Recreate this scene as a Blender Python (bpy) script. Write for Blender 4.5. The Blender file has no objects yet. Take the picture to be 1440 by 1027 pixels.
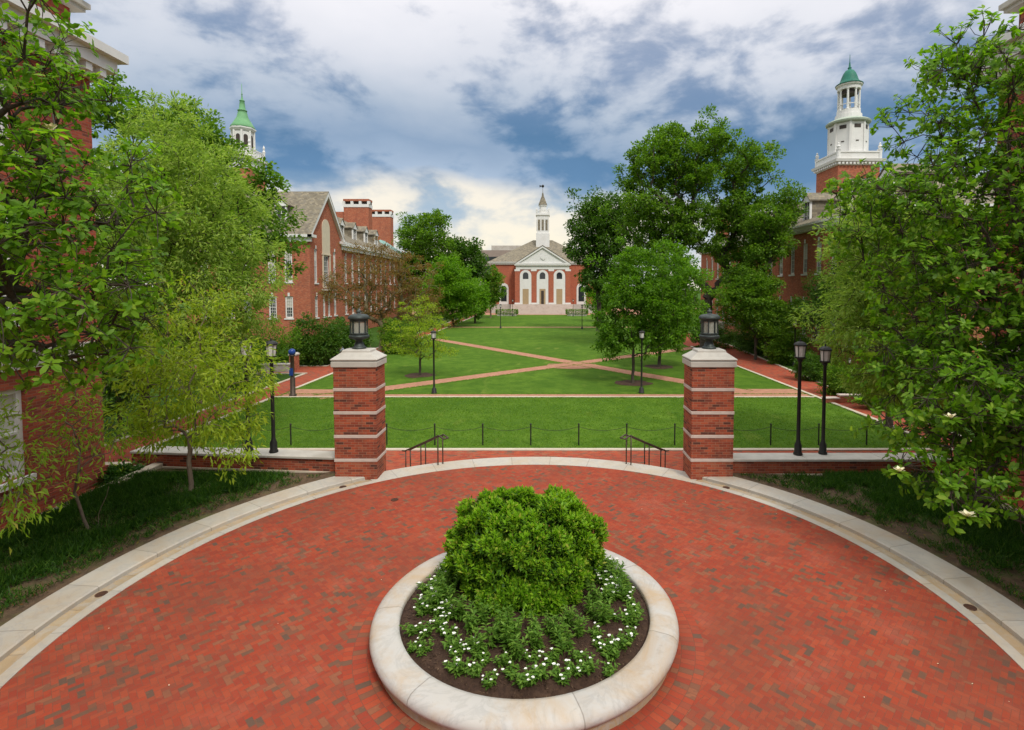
import bpy, math, random
import numpy as np
from mathutils import Vector, Matrix
R = math.radians
SC = bpy.context.scene
COL = SC.collection

# ------------------------------------------------------------------ camera
F, PX, TH, H = 740.0, 767.0, R(2.7), 5.5          # focal length and principal point in photo pixels, pitch, eye height
PY = 405 + F * math.tan(TH)
CX = 0.34
cam_d = bpy.data.cameras.new("camera")
cam = bpy.data.objects.new("camera", cam_d)
COL.objects.link(cam)
cam.location = (CX, 0, H)
cam.rotation_euler = (math.pi / 2 - TH, 0, 0)
cam_d.sensor_width = 36
cam_d.lens = 36 * F / 1440
cam_d.shift_x = -(PX - 720) / 1440
cam_d.shift_y = -(513.5 - PY) / 1440
cam_d.clip_end = 3000
SC.camera = cam

def G(px, py, z=0.0):
    """point of the photograph on the level plane z"""
    x, y = (px - PX) / F, (py - PY) / F
    dy = math.cos(TH) - y * math.sin(TH)
    dz = -math.sin(TH) - y * math.cos(TH)
    k = (z - H) / dz
    return Vector((CX + x * k, dy * k, z))

def DP(px, py, Y):
    """point of the photograph at distance Y"""
    x, y = (px - PX) / F, (py - PY) / F
    dy = math.cos(TH) - y * math.sin(TH)
    dz = -math.sin(TH) - y * math.cos(TH)
    k = Y / dy
    return Vector((CX + x * k, Y, H + dz * k))

def DZ(py, Y):
    return DP(PX, py, Y).z

# ------------------------------------------------------------------ sky and light
SKX, SKY = 9.4, 3.8
SUN_EL, SUN_AZ = R(50), R(152)                    # azimuth clockwise from +Y (the view direction)
W = bpy.data.worlds.new("World")
SC.world = W
W.use_nodes = True
nt = W.node_tree
nt.nodes.clear()

class NT:
    """tiny node-graph helper"""
    def __init__(s, t): s.t = t
    def n(s, typ, *ins, **props):
        nd = s.t.nodes.new(typ)
        for k, v in props.items(): setattr(nd, k, v)
        for i, v in enumerate(ins):
            if v is not None: s.put(nd.inputs[i], v)
        return nd
    def put(s, sock, v):
        if isinstance(v, bpy.types.NodeSocket): s.t.links.new(v, sock)
        elif isinstance(v, bpy.types.Node): s.t.links.new(v.outputs[0], sock)
        else: sock.default_value = v
    def m(s, op, a, b=None, c=None, clamp=False):
        nd = s.n('ShaderNodeMath', a, b, c, operation=op); nd.use_clamp = clamp
        return nd.outputs[0]
    def ramp(s, fac, stops, interp='LINEAR'):
        nd = s.n('ShaderNodeValToRGB', fac)
        cr = nd.color_ramp; cr.interpolation = interp
        while len(cr.elements) < len(stops): cr.elements.new(0.5)
        for e, (p, c) in zip(cr.elements, stops):
            e.position = p; e.color = (*c, 1) if len(c) == 3 else c
        return nd.outputs[0]
    def mix(s, fac, a, b, blend='MIX'):
        nd = s.t.nodes.new('ShaderNodeMix'); nd.data_type = 'RGBA'; nd.blend_type = blend
        s.put(nd.inputs[0], fac)
        for i, v in ((6, a), (7, b)):
            if isinstance(v, tuple) and len(v) == 3: v = (*v, 1)
            s.put(nd.inputs[i], v)
        return nd.outputs[2]
    def noise(s, vec, scale, detail=3, rough=.55, dist=0.0):
        nd = s.n('ShaderNodeTexNoise')
        if vec is not None: s.put(nd.inputs['Vector'], vec)
        nd.inputs['Scale'].default_value = scale; nd.inputs['Detail'].default_value = detail
        nd.inputs['Roughness'].default_value = rough; nd.inputs['Distortion'].default_value = dist
        return nd.outputs['Fac']
    def rng(s, v, a, b, c=0.0, d=1.0, smooth=False):
        nd = s.n('ShaderNodeMapRange', v, a, b, c, d)
        if smooth: nd.interpolation_type = 'SMOOTHSTEP'
        return nd.outputs[0]
    def sep(s, v): return s.n('ShaderNodeSeparateXYZ', v).outputs
    def comb(s, x, y, z=0.0): return s.n('ShaderNodeCombineXYZ', x, y, z).outputs[0]

g = NT(nt)
d = g.n('ShaderNodeTexCoord').outputs['Generated']
x, y, z = g.sep(d)
hor = g.m('SQRT', g.m('ADD', g.m('MULTIPLY', x, x), g.m('MULTIPLY', y, y)))
el = g.m('DIVIDE', z, g.m('MAXIMUM', hor, 0.02))                       # tangent of the elevation
zz = g.m('ADD', g.m('MAXIMUM', z, 0.0), 0.30)
cp = g.comb(g.m('DIVIDE', x, zz), g.m('DIVIDE', y, zz), 0.37)         # a flat cloud layer seen from below
off = lambda v, o: g.n('ShaderNodeVectorMath', v, o, operation='ADD').outputs[0]
big = g.noise(off(cp, (SKX, SKY, 0)), .85, 3, .5, .3)
dirn = g.n('ShaderNodeVectorMath', d, (1, 1, 1.9), operation='MULTIPLY').outputs[0]
wob = g.noise(off(dirn, (2.3, .4, 1.1)), 2.6, 4, .5, .3)               # large bends of the cloud bands
puff = g.noise(off(dirn, (.7, 3.1, .2)), 5.5, 9, .55, .25)             # billows
curl = g.noise(off(dirn, (5.2, 1.1, 3.2)), 15, 6, .55, .2)
bil = g.m('ADD', g.m('MULTIPLY', puff, .78), g.m('MULTIPLY', curl, .22))
elw = g.m('ADD', el, g.m('ADD', g.m('MULTIPLY', g.m('SUBTRACT', wob, .5), .20), g.m('MULTIPLY', g.m('SUBTRACT', bil, .5), .10)))
dark = g.ramp(elw, [(0.0, (.66, .67, .65)), (.08, (.56, .61, .65)), (.135, (.38, .49, .60)), (.185, (.105, .225, .40)), (.25, (.088, .195, .35)),
                    (.32, (.15, .25, .41)), (.42, (.28, .355, .50)), (.58, (.44, .48, .58)), (1.0, (.62, .64, .67))])
light = g.ramp(elw, [(0.0, (.90, .82, .68)), (.07, (.97, .88, .70)), (.15, (.94, .86, .72)), (.19, (.38, .48, .62)), (.25, (.265, .365, .51)),
                     (.32, (.46, .53, .63)), (.42, (.72, .74, .80)), (.55, (.95, .93, .96)), (1.0, (1.0, .99, .98))])
cov = g.m('ADD', g.m('MULTIPLY', big, .42), g.m('MULTIPLY', bil, .66))
bias = g.m('ADD', g.m('MULTIPLY', x, -.07), .012)                                        # whiter to the left, stormier to the right
lowb = g.rng(el, .02, .20, .015, 0)
cov = g.m('ADD', cov, g.m('ADD', bias, lowb))
fac = g.rng(cov, .475, .585, 0, 1, True)
cloud = g.mix(fac, dark, light)
sky = g.n('ShaderNodeTexSky', sky_type='NISHITA')
sky.sun_disc = False
sky.sun_elevation = SUN_EL
sky.sun_rotation = SUN_AZ
zen = g.rng(el, .62, 1.6, 1.0, 2.0)                                    # an overcast sky is brightest overhead
cl10 = g.n('ShaderNodeVectorMath', cloud, operation='SCALE')
g.put(cl10.inputs['Scale'], g.m('MULTIPLY', zen, 10.0))
skymix = g.mix(.90, sky.outputs[0], cl10.outputs[0])
bg = g.n('ShaderNodeBackground', skymix, 0.095)
g.n('ShaderNodeOutputWorld', bg.outputs[0])

sun_d = bpy.data.lights.new("sun", 'SUN')
sun_d.energy = 2.2
sun_d.angle = R(12)
sun_d.color = (1, .95, .86)
sun = bpy.data.objects.new("sun", sun_d)
COL.objects.link(sun)
sv = Vector((math.sin(SUN_AZ) * math.cos(SUN_EL), math.cos(SUN_AZ) * math.cos(SUN_EL), math.sin(SUN_EL)))
sun.rotation_euler = sv.to_track_quat('Z', 'Y').to_euler()

SC.view_settings.view_transform = 'Standard'
SC.view_settings.look = 'None'
SC.view_settings.gamma = 1
SC.view_settings.use_curve_mapping = False
SC.view_settings.exposure = 0.22
SC.cycles.max_bounces = 10
SC.cycles.diffuse_bounces = 8
SC.cycles.transparent_max_bounces = 8

# ------------------------------------------------------------------ materials
def new_mat(name):
    m = bpy.data.materials.new(name); m.use_nodes = True
    t = m.node_tree; t.nodes.clear()
    return m, NT(t)

def finish(g, col, rough=.8, bump=None, bstr=.3, bdist=.01, metal=0.0, spec=.3, extra=None):
    p = g.n('ShaderNodeBsdfPrincipled')
    g.put(p.inputs['Base Color'], (*col, 1) if isinstance(col, tuple) and len(col) == 3 else col)
    g.put(p.inputs['Roughness'], rough)
    p.inputs['Metallic'].default_value = metal
    p.inputs['Specular IOR Level'].default_value = spec
    if bump is not None:
        b = g.n('ShaderNodeBump'); g.put(b.inputs['Height'], bump)
        b.inputs['Strength'].default_value = bstr; b.inputs['Distance'].default_value = bdist
        g.put(p.inputs['Normal'], b.outputs[0])
    g.n('ShaderNodeOutputMaterial', p.outputs[0])
    return p

def cells(g, u, v, bw, bh, mortar, ring=False):
    """running-bond brick cells: (random per brick, second random, mortar mask). ring: u is an angle, v a radius."""
    row = g.m('FLOOR', g.m('DIVIDE', v, bh))
    if ring:
        rr = g.m('MULTIPLY', g.m('ADD', row, .5), bh)
        uu = g.m('DIVIDE', g.m('MULTIPLY', u, rr), bw)
    else:
        uu = g.m('DIVIDE', u, bw)
    sh = g.m('MULTIPLY', g.m('MODULO', row, 2), .5)
    u2 = g.m('ADD', uu, sh)
    col = g.m('FLOOR', u2)
    wn = g.n('ShaderNodeTexWhiteNoise', g.comb(col, row, .5)); wn.noise_dimensions = '3D'
    wn2 = g.n('ShaderNodeTexWhiteNoise', g.comb(col, row, 7.5)); wn2.noise_dimensions = '3D'
    fu = g.m('FRACT', u2); fv = g.m('FRACT', g.m('DIVIDE', v, bh))
    eu = g.m('MULTIPLY', g.m('MINIMUM', fu, g.m('SUBTRACT', 1, fu)), bw)
    ev = g.m('MULTIPLY', g.m('MINIMUM', fv, g.m('SUBTRACT', 1, fv)), bh)
    e = g.m('MINIMUM', eu, ev)
    mask = g.rng(e, mortar * .35, mortar * .65, 1, 0)
    return wn.outputs[0], wn2.outputs[0], mask

def brick_mat(name, cols, mortar_col, bw=.215, bh=.0725, mortar=.012, stain=.35, ring=False, dirt=(.05, .035, .03), rough=.85, patch=0.0, streak=1):
    m, g = new_mat(name)
    tc = g.n('ShaderNodeTexCoord')
    if ring:
        x, y, z = g.sep(tc.outputs['Object'])
        v = g.m('SQRT', g.m('ADD', g.m('MULTIPLY', x, x), g.m('MULTIPLY', y, y)))
        u = g.m('ADD', g.m('ARCTAN2', x, y), 4.0)
    else:
        u, v, z = g.sep(tc.outputs['UV'])
        u = g.m('ADD', u, 500.0); v = g.m('ADD', v, 500 * bh)
    r1, r2, mask = cells(g, u, v, bw, bh, mortar, ring)
    ob = tc.outputs['Object']
    if patch:
        r1 = g.m('ADD', r1, g.m('MULTIPLY', g.m('SUBTRACT', g.noise(ob, .9, 4, .6), .52), patch), clamp=True)
    c = g.ramp(r1, cols, 'CONSTANT')
    c = g.mix(.35, c, g.ramp(r2, [(0, (.5, .5, .5)), (1, (.62, .60, .58))]), 'SOFT_LIGHT')
    fine = g.noise(ob, 26, 4, .6)
    c = g.mix(g.rng(fine, .35, .75, 0, .35), c, (.16, .07, .045))
    big = g.noise(g.n('ShaderNodeVectorMath', ob, (1, 1, streak), operation='MULTIPLY').outputs[0], .55 if streak == 1 else 2.6, 5, .62)
    c = g.mix(g.rng(big, .5, .8, 0, stain), c, dirt)
    c = g.mix(g.m('MULTIPLY', mask, .85), c, mortar_col)
    h = g.m('SUBTRACT', g.m('MULTIPLY', fine, .35), mask)
    finish(g, c, rough, h, .45, .006, 0, .08)
    return m

def herring_mat(name, cols, mortar_col, w=.082, mortar=.006, stain=.6, dirt=(.165, .056, .034), rough=.9, patch=.5, ang=45):
    """two-to-one pavers laid in herringbone, turned by ang"""
    m, g = new_mat(name)
    ob = g.n('ShaderNodeTexCoord').outputs['Object']
    rot = g.n('ShaderNodeVectorRotate', ob, None, None, R(ang)); rot.rotation_type = 'Z_AXIS'
    g.t.links.new(ob, rot.inputs['Vector']); rot.inputs['Angle'].default_value = R(ang)
    jig = g.n('ShaderNodeTexNoise'); g.put(jig.inputs['Vector'], ob); jig.inputs['Scale'].default_value = 3.0
    off = g.n('ShaderNodeVectorMath', jig.outputs['Color'], operation='SCALE'); off.inputs['Scale'].default_value = .012
    x, y, z = g.sep(g.n('ShaderNodeVectorMath', rot.outputs[0], off.outputs[0], operation='ADD').outputs[0])
    x = g.m('ADD', g.m('DIVIDE', x, w), 400); y = g.m('ADD', g.m('DIVIDE', y, w), 400)
    i, j = g.m('FLOOR', x), g.m('FLOOR', y); fx, fy = g.m('FRACT', x), g.m('FRACT', y)
    k = g.m('MODULO', g.m('ADD', g.m('SUBTRACT', i, j), 4000), 4)
    ver = g.m('GREATER_THAN', k, 1.5); hor = g.m('SUBTRACT', 1, ver); k2 = g.m('MULTIPLY', ver, g.m('SUBTRACT', 3, k))
    idx = g.m('SUBTRACT', i, g.m('MULTIPLY', hor, k)); idy = g.m('SUBTRACT', j, k2)
    wn = g.n('ShaderNodeTexWhiteNoise', g.comb(idx, idy, g.m('MULTIPLY', ver, 5.3))); wn2 = g.n('ShaderNodeTexWhiteNoise', g.comb(idx, idy, g.m('ADD', g.m('MULTIPLY', ver, 5.3), 2.1)))
    aa = g.m('ADD', g.m('MULTIPLY', hor, g.m('ADD', fx, k)), g.m('MULTIPLY', ver, g.m('ADD', fy, k2)))
    bb = g.m('ADD', g.m('MULTIPLY', hor, fy), g.m('MULTIPLY', ver, fx))
    ed = g.m('MULTIPLY', g.m('MINIMUM', g.m('MINIMUM', aa, g.m('SUBTRACT', 2, aa)), g.m('MINIMUM', bb, g.m('SUBTRACT', 1, bb))), w)
    mask = g.rng(ed, mortar * .3, mortar * .7, 1, 0)
    r1 = g.m('ADD', wn.outputs[0], g.m('MULTIPLY', g.m('SUBTRACT', g.noise(ob, .75, 4, .62), .55), patch), clamp=True)
    c = g.ramp(r1, cols, 'CONSTANT')
    c = g.mix(.25, c, g.ramp(wn2.outputs[0], [(0, (.46, .46, .46)), (1, (.58, .57, .56))]), 'SOFT_LIGHT')
    fine = g.noise(ob, 30, 4, .65)
    c = g.mix(g.rng(fine, .35, .75, 0, .4), c, (.16, .07, .045))
    c = g.mix(g.rng(g.noise(ob, .42, 6, .65), .46, .72, 0, stain), c, dirt)
    c = g.mix(g.rng(g.noise(ob, 1.3, 7, .72), .52, .72, 0, .5), c, (.135, .070, .048))
    c = g.mix(g.rng(g.noise(ob, .8, 5, .7), .30, .46, .35, 0), c, (.36, .13, .085))
    c = g.mix(g.m('MULTIPLY', mask, .8), c, mortar_col)
    h = g.m('ADD', g.m('SUBTRACT', g.m('MULTIPLY', fine, .4), mask), g.m('MULTIPLY', wn2.outputs[0], .35))
    finish(g, c, rough, h, .5, .006, 0, .08)
    return m

def noise_mat(name, a, b, scale=4, rough=.8, detail=5, bump=.2, metal=0, spec=.3, c3=None, bdist=.01):
    m, g = new_mat(name)
    ob = g.n('ShaderNodeTexCoord').outputs['Object']
    f = g.noise(ob, scale, detail, .6)
    c = g.mix(g.rng(f, .32, .68), a, b)
    if c3: c = g.mix(g.rng(g.noise(ob, scale * .23, 4, .6), .5, .72), c, c3)
    fb = g.noise(ob, scale * 6, 3, .6)
    finish(g, c, rough, fb if bump else None, bump, bdist, metal, spec)
    return m

def marble_mat(name, joint=1.15, stain=.55, base=(.62, .60, .56), ring_c=True, off=0.0):
    """veined pale stone with rust stains and joints along the ring (object origin at the ring's centre)"""
    m, g = new_mat(name)
    ob = g.n('ShaderNodeTexCoord').outputs['Object']
    x, y, z = g.sep(ob)
    wv = g.noise(ob, 1.4, 6, .62, 1.6)
    vein = g.m('ABSOLUTE', g.m('SUBTRACT', wv, .5))
    c = g.mix(g.rng(vein, 0, .05, .55, 0), base, (.34, .33, .31))
    c = g.mix(g.rng(g.noise(ob, 3.6, 6, .65, .8), .45, .7, 0, .45), c, (.46, .43, .38))
    st = g.rng(g.noise(ob, .9, 6, .7, .5), .46, .68, 0, stain)
    c = g.mix(st, c, (.42, .29, .16))
    c = g.mix(g.rng(g.noise(ob, 14, 4, .7), .62, .8, 0, .5), c, (.2, .17, .13))
    h = g.noise(ob, 30, 4, .6)
    if joint:
        if ring_c:
            r = g.m('SQRT', g.m('ADD', g.m('MULTIPLY', x, x), g.m('MULTIPLY', y, y)))
            u = g.m('DIVIDE', g.m('MULTIPLY', g.m('ADD', g.m('ARCTAN2', x, y), 4.0), ring_c if ring_c is not True else 8.0), joint)
        else:
            u = g.m('DIVIDE', g.m('ADD', x, 100.3), joint)
        fr = g.m('FRACT', g.m('ADD', u, off))
        e = g.m('MULTIPLY', g.m('MINIMUM', fr, g.m('SUBTRACT', 1, fr)), joint)
        jm = g.rng(e, .004, .011, 1, 0)
        c = g.mix(g.m('MULTIPLY', jm, .5), c, (.10, .085, .065))
        wn = g.n('ShaderNodeTexWhiteNoise', g.comb(g.m('FLOOR', g.m('ADD', u, off)), .5, .5))
        c = g.mix(.5, c, g.ramp(wn.outputs[0], [(0, (.42, .41, .40)), (1, (.6, .59, .57))]), 'SOFT_LIGHT')
        h = g.m('SUBTRACT', h, jm)
    finish(g, c, .62, h, .35, .006)
    return m

def leaf_mat(name, cols, trans=.38, rough=.48, tcol=None, up=1.0):
    """leaf-to-leaf colour varies per leaf; light comes through the blades"""
    m, g = new_mat(name)
    r = g.n('ShaderNodeNewGeometry').outputs['Random Per Island']
    c = g.ramp(r, [(q, (k[0] * 1.08 * up, k[1] * 1.10 * up, k[2] * 1.0 * up)) for q, k in cols])
    p = g.n('ShaderNodeBsdfPrincipled')
    g.put(p.inputs['Base Color'], c); p.inputs['Roughness'].default_value = rough
    p.inputs['Specular IOR Level'].default_value = .18
    t = g.n('ShaderNodeBsdfTranslucent')
    g.put(t.inputs[0], g.mix(1.0, c, tcol or (1.5, 1.6, .6), 'MULTIPLY'))
    mx = g.n('ShaderNodeMixShader', trans, p.outputs[0], t.outputs[0])
    g.n('ShaderNodeOutputMaterial', mx.outputs[0])
    return m

def grass_mat(name, a, b, c3, dry):
    m, g = new_mat(name)
    ob = g.n('ShaderNodeTexCoord').outputs['Object']
    st = g.n('ShaderNodeVectorMath', ob, (1, .35, 1), operation='MULTIPLY').outputs[0]
    f = g.noise(ob, .45, 6, .65)
    c = g.mix(g.rng(f, .33, .67), a, b)
    c = g.mix(g.rng(g.noise(ob, 1.1, 6, .72), .42, .62, 0, .9), c, c3)
    c = g.mix(g.rng(g.noise(ob, .13, 4, .6), .45, .62, 0, .55), c, c3)
    c = g.mix(g.rng(g.noise(st, .9, 5, .6), .6, .78, 0, .6), c, dry)
    fine = g.noise(ob, 55, 3, .7)
    c = g.mix(g.rng(fine, .3, .7, 0, .55), c, (.022, .055, .008))
    finish(g, c, .95, g.m('ADD', fine, g.noise(ob, 9, 3, .6)), .7, .04, 0, .05)
    return m

M = {}
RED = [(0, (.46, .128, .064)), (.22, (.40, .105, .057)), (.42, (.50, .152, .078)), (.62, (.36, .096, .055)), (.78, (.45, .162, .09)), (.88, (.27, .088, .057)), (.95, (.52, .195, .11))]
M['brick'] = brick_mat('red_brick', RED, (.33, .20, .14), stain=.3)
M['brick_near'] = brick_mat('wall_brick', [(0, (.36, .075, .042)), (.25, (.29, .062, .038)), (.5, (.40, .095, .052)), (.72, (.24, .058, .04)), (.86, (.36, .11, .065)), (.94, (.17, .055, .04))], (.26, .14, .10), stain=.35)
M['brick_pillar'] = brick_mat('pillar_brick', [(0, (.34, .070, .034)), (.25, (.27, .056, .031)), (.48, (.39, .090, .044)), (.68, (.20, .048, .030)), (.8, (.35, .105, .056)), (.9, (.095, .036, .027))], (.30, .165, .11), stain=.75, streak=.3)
M['brick_far'] = brick_mat('far_brick', [(0, (.46, .115, .058)), (.3, (.40, .10, .053)), (.6, (.50, .145, .073)), (.85, (.36, .09, .053))], (.36, .2, .15), stain=.3)
PAVE = [(0, (.36, .064, .032)), (.17, (.30, .052, .029)), (.34, (.38, .080, .037)), (.50, (.27, .052, .031)), (.64, (.33, .077, .041)), (.76, (.25, .064, .038)),
        (.85, (.27, .105, .060)), (.91, (.20, .082, .050)), (.955, (.135, .078, .055)), (.988, (.095, .068, .052))]
PLAZA = [(0, (.325, .052, .025)), (.16, (.295, .046, .024)), (.32, (.34, .062, .029)), (.50, (.275, .044, .025)), (.62, (.305, .062, .032)), (.73, (.25, .058, .033)),
         (.80, (.255, .092, .049)), (.86, (.19, .077, .045)), (.915, (.14, .075, .048)), (.96, (.108, .070, .050))]
M['plaza'] = herring_mat('plaza_paving', PLAZA, (.19, .075, .048))
M['pave_ring'] = brick_mat('planter_paving', PLAZA, (.16, .065, .042), .102, .205, .008, .3, True, (.17, .085, .058), .85, .2)
M['pave'] = brick_mat('walk_paving', PAVE, (.28, .12, .075), .205, .103, .007, .2, False, (.24, .12, .085), .85, .3)
M['path'] = brick_mat('path_paving', [(0, (.42, .20, .13)), (.3, (.38, .19, .12)), (.6, (.46, .24, .155)), (.85, (.34, .17, .11))], (.38, .24, .16), .205, .103, .008, .2, False, (.3, .2, .13), .85)
M['marble'] = marble_mat('kerb_stone', 1.25, .5, (.43, .395, .335), ring_c=8.0)
M['gutter'] = marble_mat('gutter_stone', 1.1, 1.0, (.36, .27, .165), ring_c=7.7)
M['rim'] = marble_mat('planter_stone', 1.95, .75, (.45, .432, .405), ring_c=2.2, off=.32)
M['cap'] = noise_mat('cap_stone', (.51, .485, .43), (.42, .395, .35), 2.5, .75, 6, .25, c3=(.36, .33, .28))
M['band'] = noise_mat('band_stone', (.56, .46, .40), (.48, .40, .35), 5, .8, 5, .2, c3=(.40, .32, .27))
M['edging'] = noise_mat('edging_stone', (.55, .48, .38), (.47, .40, .31), 2, .85, 5, .2, c3=(.40, .32, .24))
M['white'] = noise_mat('white_paint', (.74, .73, .70), (.68, .67, .64), 1.5, .55, 4, .05, c3=(.66, .64, .60))
M['cream'] = noise_mat('cream_stone', (.66, .57, .42), (.58, .50, .37), 2, .8, 4, .1)
M['slate'] = brick_mat('grey_slate', [(0, (.235, .215, .155)), (.25, (.19, .175, .13)), (.5, (.28, .25, .18)), (.75, (.205, .195, .155)), (.9, (.15, .14, .11))], (.12, .11, .09), .32, .24, .02, .4, False, (.14, .13, .1), .95)
M['copper'] = noise_mat('green_copper', (.17, .37, .17), (.11, .29, .13), 1.2, .65, 5, .1, c3=(.23, .42, .23))
M['copper_dark'] = noise_mat('dark_green_copper', (.006, .115, .078), (.004, .075, .05), 1.2, .6, 5, .1, c3=(.015, .15, .10))
M['copper_pale'] = noise_mat('pale_copper', (.24, .42, .38), (.18, .36, .33), 1.0, .6, 5, .1, c3=(.32, .45, .40))
M['patina'] = noise_mat('verdigris_ledge', (.42, .47, .38), (.34, .41, .33), 3, .7, 5, .1)
M['glass'] = noise_mat('window_glass', (.035, .04, .045), (.02, .025, .03), .6, .06, 2, 0, 0, .6)
M['blind'] = noise_mat('window_blind', (.50, .47, .40), (.42, .39, .33), .8, .8, 3, 0)
M['panel'] = noise_mat('tan_panel', (.42, .30, .17), (.36, .26, .15), 2, .7, 4, .1)
M['doorway'] = noise_mat('dark_door', (.06, .045, .035), (.04, .03, .025), 2, .6, 3, 0)
M['iron'] = noise_mat('black_iron', (.022, .022, .022), (.034, .033, .031), 8, .5, 4, .15, .3)
M['bronze'] = noise_mat('weathered_bronze', (.055, .068, .063), (.035, .043, .041), 9, .5, 5, .2, .4, c3=(.085, .10, .093))
M['rail'] = noise_mat('brown_rail', (.085, .06, .045), (.06, .045, .035), 8, .45, 4, .1, .4)
M['frost'] = noise_mat('frosted_panel', (.60, .58, .54), (.52, .50, .47), 3, .35, 3, 0)
M['bluelight'] = noise_mat('blue_globe', (.02, .06, .26), (.015, .045, .2), 4, .25, 3, 0)
M['soil'] = noise_mat('mulch', (.085, .045, .028), (.045, .024, .016), 26, .95, 6, .9, c3=(.115, .065, .04), bdist=.03)
M['dirt'] = noise_mat('bed_soil', (.15, .095, .055), (.075, .05, .03), 7, .95, 6, .8, c3=(.11, .115, .04), bdist=.03)
M['stage'] = noise_mat('grey_floor', (.16, .10, .085), (.13, .085, .07), 3, .85, 5, .2)
M['lawn'] = grass_mat('lawn_grass', (.092, .180, .018), (.145, .250, .026), (.066, .142, .014), (.27, .32, .06))
M['rough_grass'] = grass_mat('far_grass', (.055, .12, .02), (.075, .15, .025), (.04, .09, .012), (.12, .14, .04))
M['bark'] = noise_mat('bark', (.085, .068, .050), (.048, .038, .028), 6, .9, 6, .8, bdist=.03)
M['bark_pale'] = noise_mat('pale_bark', (.20, .155, .11), (.13, .10, .075), 8, .85, 5, .5)
M['bark_olive'] = noise_mat('olive_bark', (.20, .17, .09), (.12, .10, .06), 5, .9, 5, .6)
M['petal'] = noise_mat('white_petal', (.85, .84, .80), (.80, .78, .72), 30, .6, 2, 0)
M['petal_yellow'] = noise_mat('cream_petal', (.82, .77, .55), (.78, .7, .45), 30, .6, 2, 0)
M['concrete'] = noise_mat('grey_block_wall', (.30, .25, .21), (.25, .21, .18), 1, .85, 4, .1)
M['skin'] = noise_mat('skin', (.45, .28, .2), (.42, .26, .19), 9, .6, 3, 0)
M['shirt'] = noise_mat('light_blue_shirt', (.50, .56, .72), (.44, .50, .66), 5, .8, 3, .1)
M['trousers'] = noise_mat('dark_trousers', (.03, .035, .05), (.04, .045, .06), 5, .8, 3, .1)
M['hair'] = noise_mat('dark_hair', (.03, .02, .015), (.02, .015, .01), 20, .7, 3, .1)
M['rust'] = noise_mat('rusty_iron', (.10, .045, .025), (.06, .03, .02), 20, .85, 4, .3)
M['bird'] = noise_mat('grey_plumage', (.10, .10, .11), (.06, .06, .07), 20, .7, 3, .1)

M['l_oak'] = leaf_mat('oak_leaf', [(0, (.055, .125, .011)), (.4, (.085, .175, .014)), (.75, (.125, .235, .020)), (1, (.18, .28, .03))], .44)
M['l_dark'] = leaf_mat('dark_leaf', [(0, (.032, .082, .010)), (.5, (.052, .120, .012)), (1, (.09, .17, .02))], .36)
M['l_bright'] = leaf_mat('maple_leaf', [(0, (.070, .175, .008)), (.5, (.110, .240, .012)), (1, (.17, .31, .022))], .45)
M['l_mid'] = leaf_mat('lawn_tree_leaf', [(0, (.055, .140, .009)), (.5, (.090, .200, .013)), (1, (.15, .28, .022))], .43)
M['l_yellow'] = leaf_mat('spring_leaf', [(0, (.17, .26, .018)), (.5, (.24, .33, .024)), (1, (.33, .40, .04))], .45)
M['l_willow'] = leaf_mat('willow_leaf', [(0, (.17, .27, .045)), (.5, (.24, .35, .062)), (1, (.36, .45, .11))], .48, tcol=(1.4, 1.5, .75))
M['l_red'] = leaf_mat('redbud_leaf', [(0, (.16, .085, .035)), (.35, (.23, .14, .045)), (.7, (.17, .16, .035)), (1, (.30, .22, .06))], .45, tcol=(1.5, 1.2, .7), up=.85)
M['l_magnolia'] = leaf_mat('magnolia_leaf', [(0, (.080, .185, .012)), (.5, (.125, .255, .018)), (.85, (.18, .32, .028)), (1, (.26, .38, .05))], .5, .42)
M['l_sapling'] = leaf_mat('sapling_leaf', [(0, (.17, .31, .025)), (.5, (.25, .38, .035)), (.92, (.33, .42, .055)), (.975, (.38, .34, .07)), (1, (.42, .25, .08))], .45, tcol=(1.3, 1.6, .6))
M['chips'] = leaf_mat('mulch_chip', [(0, (.045, .024, .015)), (.6, (.10, .055, .035)), (1, (.19, .12, .08))], .0, .8, up=.7)
M['l_grass'] = leaf_mat('grass_blade', [(0, (.075, .165, .012)), (.5, (.125, .24, .017)), (.9, (.17, .29, .025)), (1, (.27, .32, .07))], .3)
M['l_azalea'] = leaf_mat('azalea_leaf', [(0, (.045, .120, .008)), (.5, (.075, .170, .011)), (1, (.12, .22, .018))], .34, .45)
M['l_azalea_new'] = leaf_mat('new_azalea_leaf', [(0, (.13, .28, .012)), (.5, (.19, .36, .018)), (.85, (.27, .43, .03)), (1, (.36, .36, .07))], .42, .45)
M['l_bed'] = leaf_mat('bedding_leaf', [(0, (.075, .165, .022)), (.5, (.11, .21, .03)), (1, (.17, .28, .045))], .38)
M['l_cover'] = leaf_mat('groundcover_blade', [(0, (.018, .060, .007)), (.6, (.036, .105, .010)), (.92, (.075, .165, .017)), (1, (.14, .22, .035))], .28, up=.85)

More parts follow.
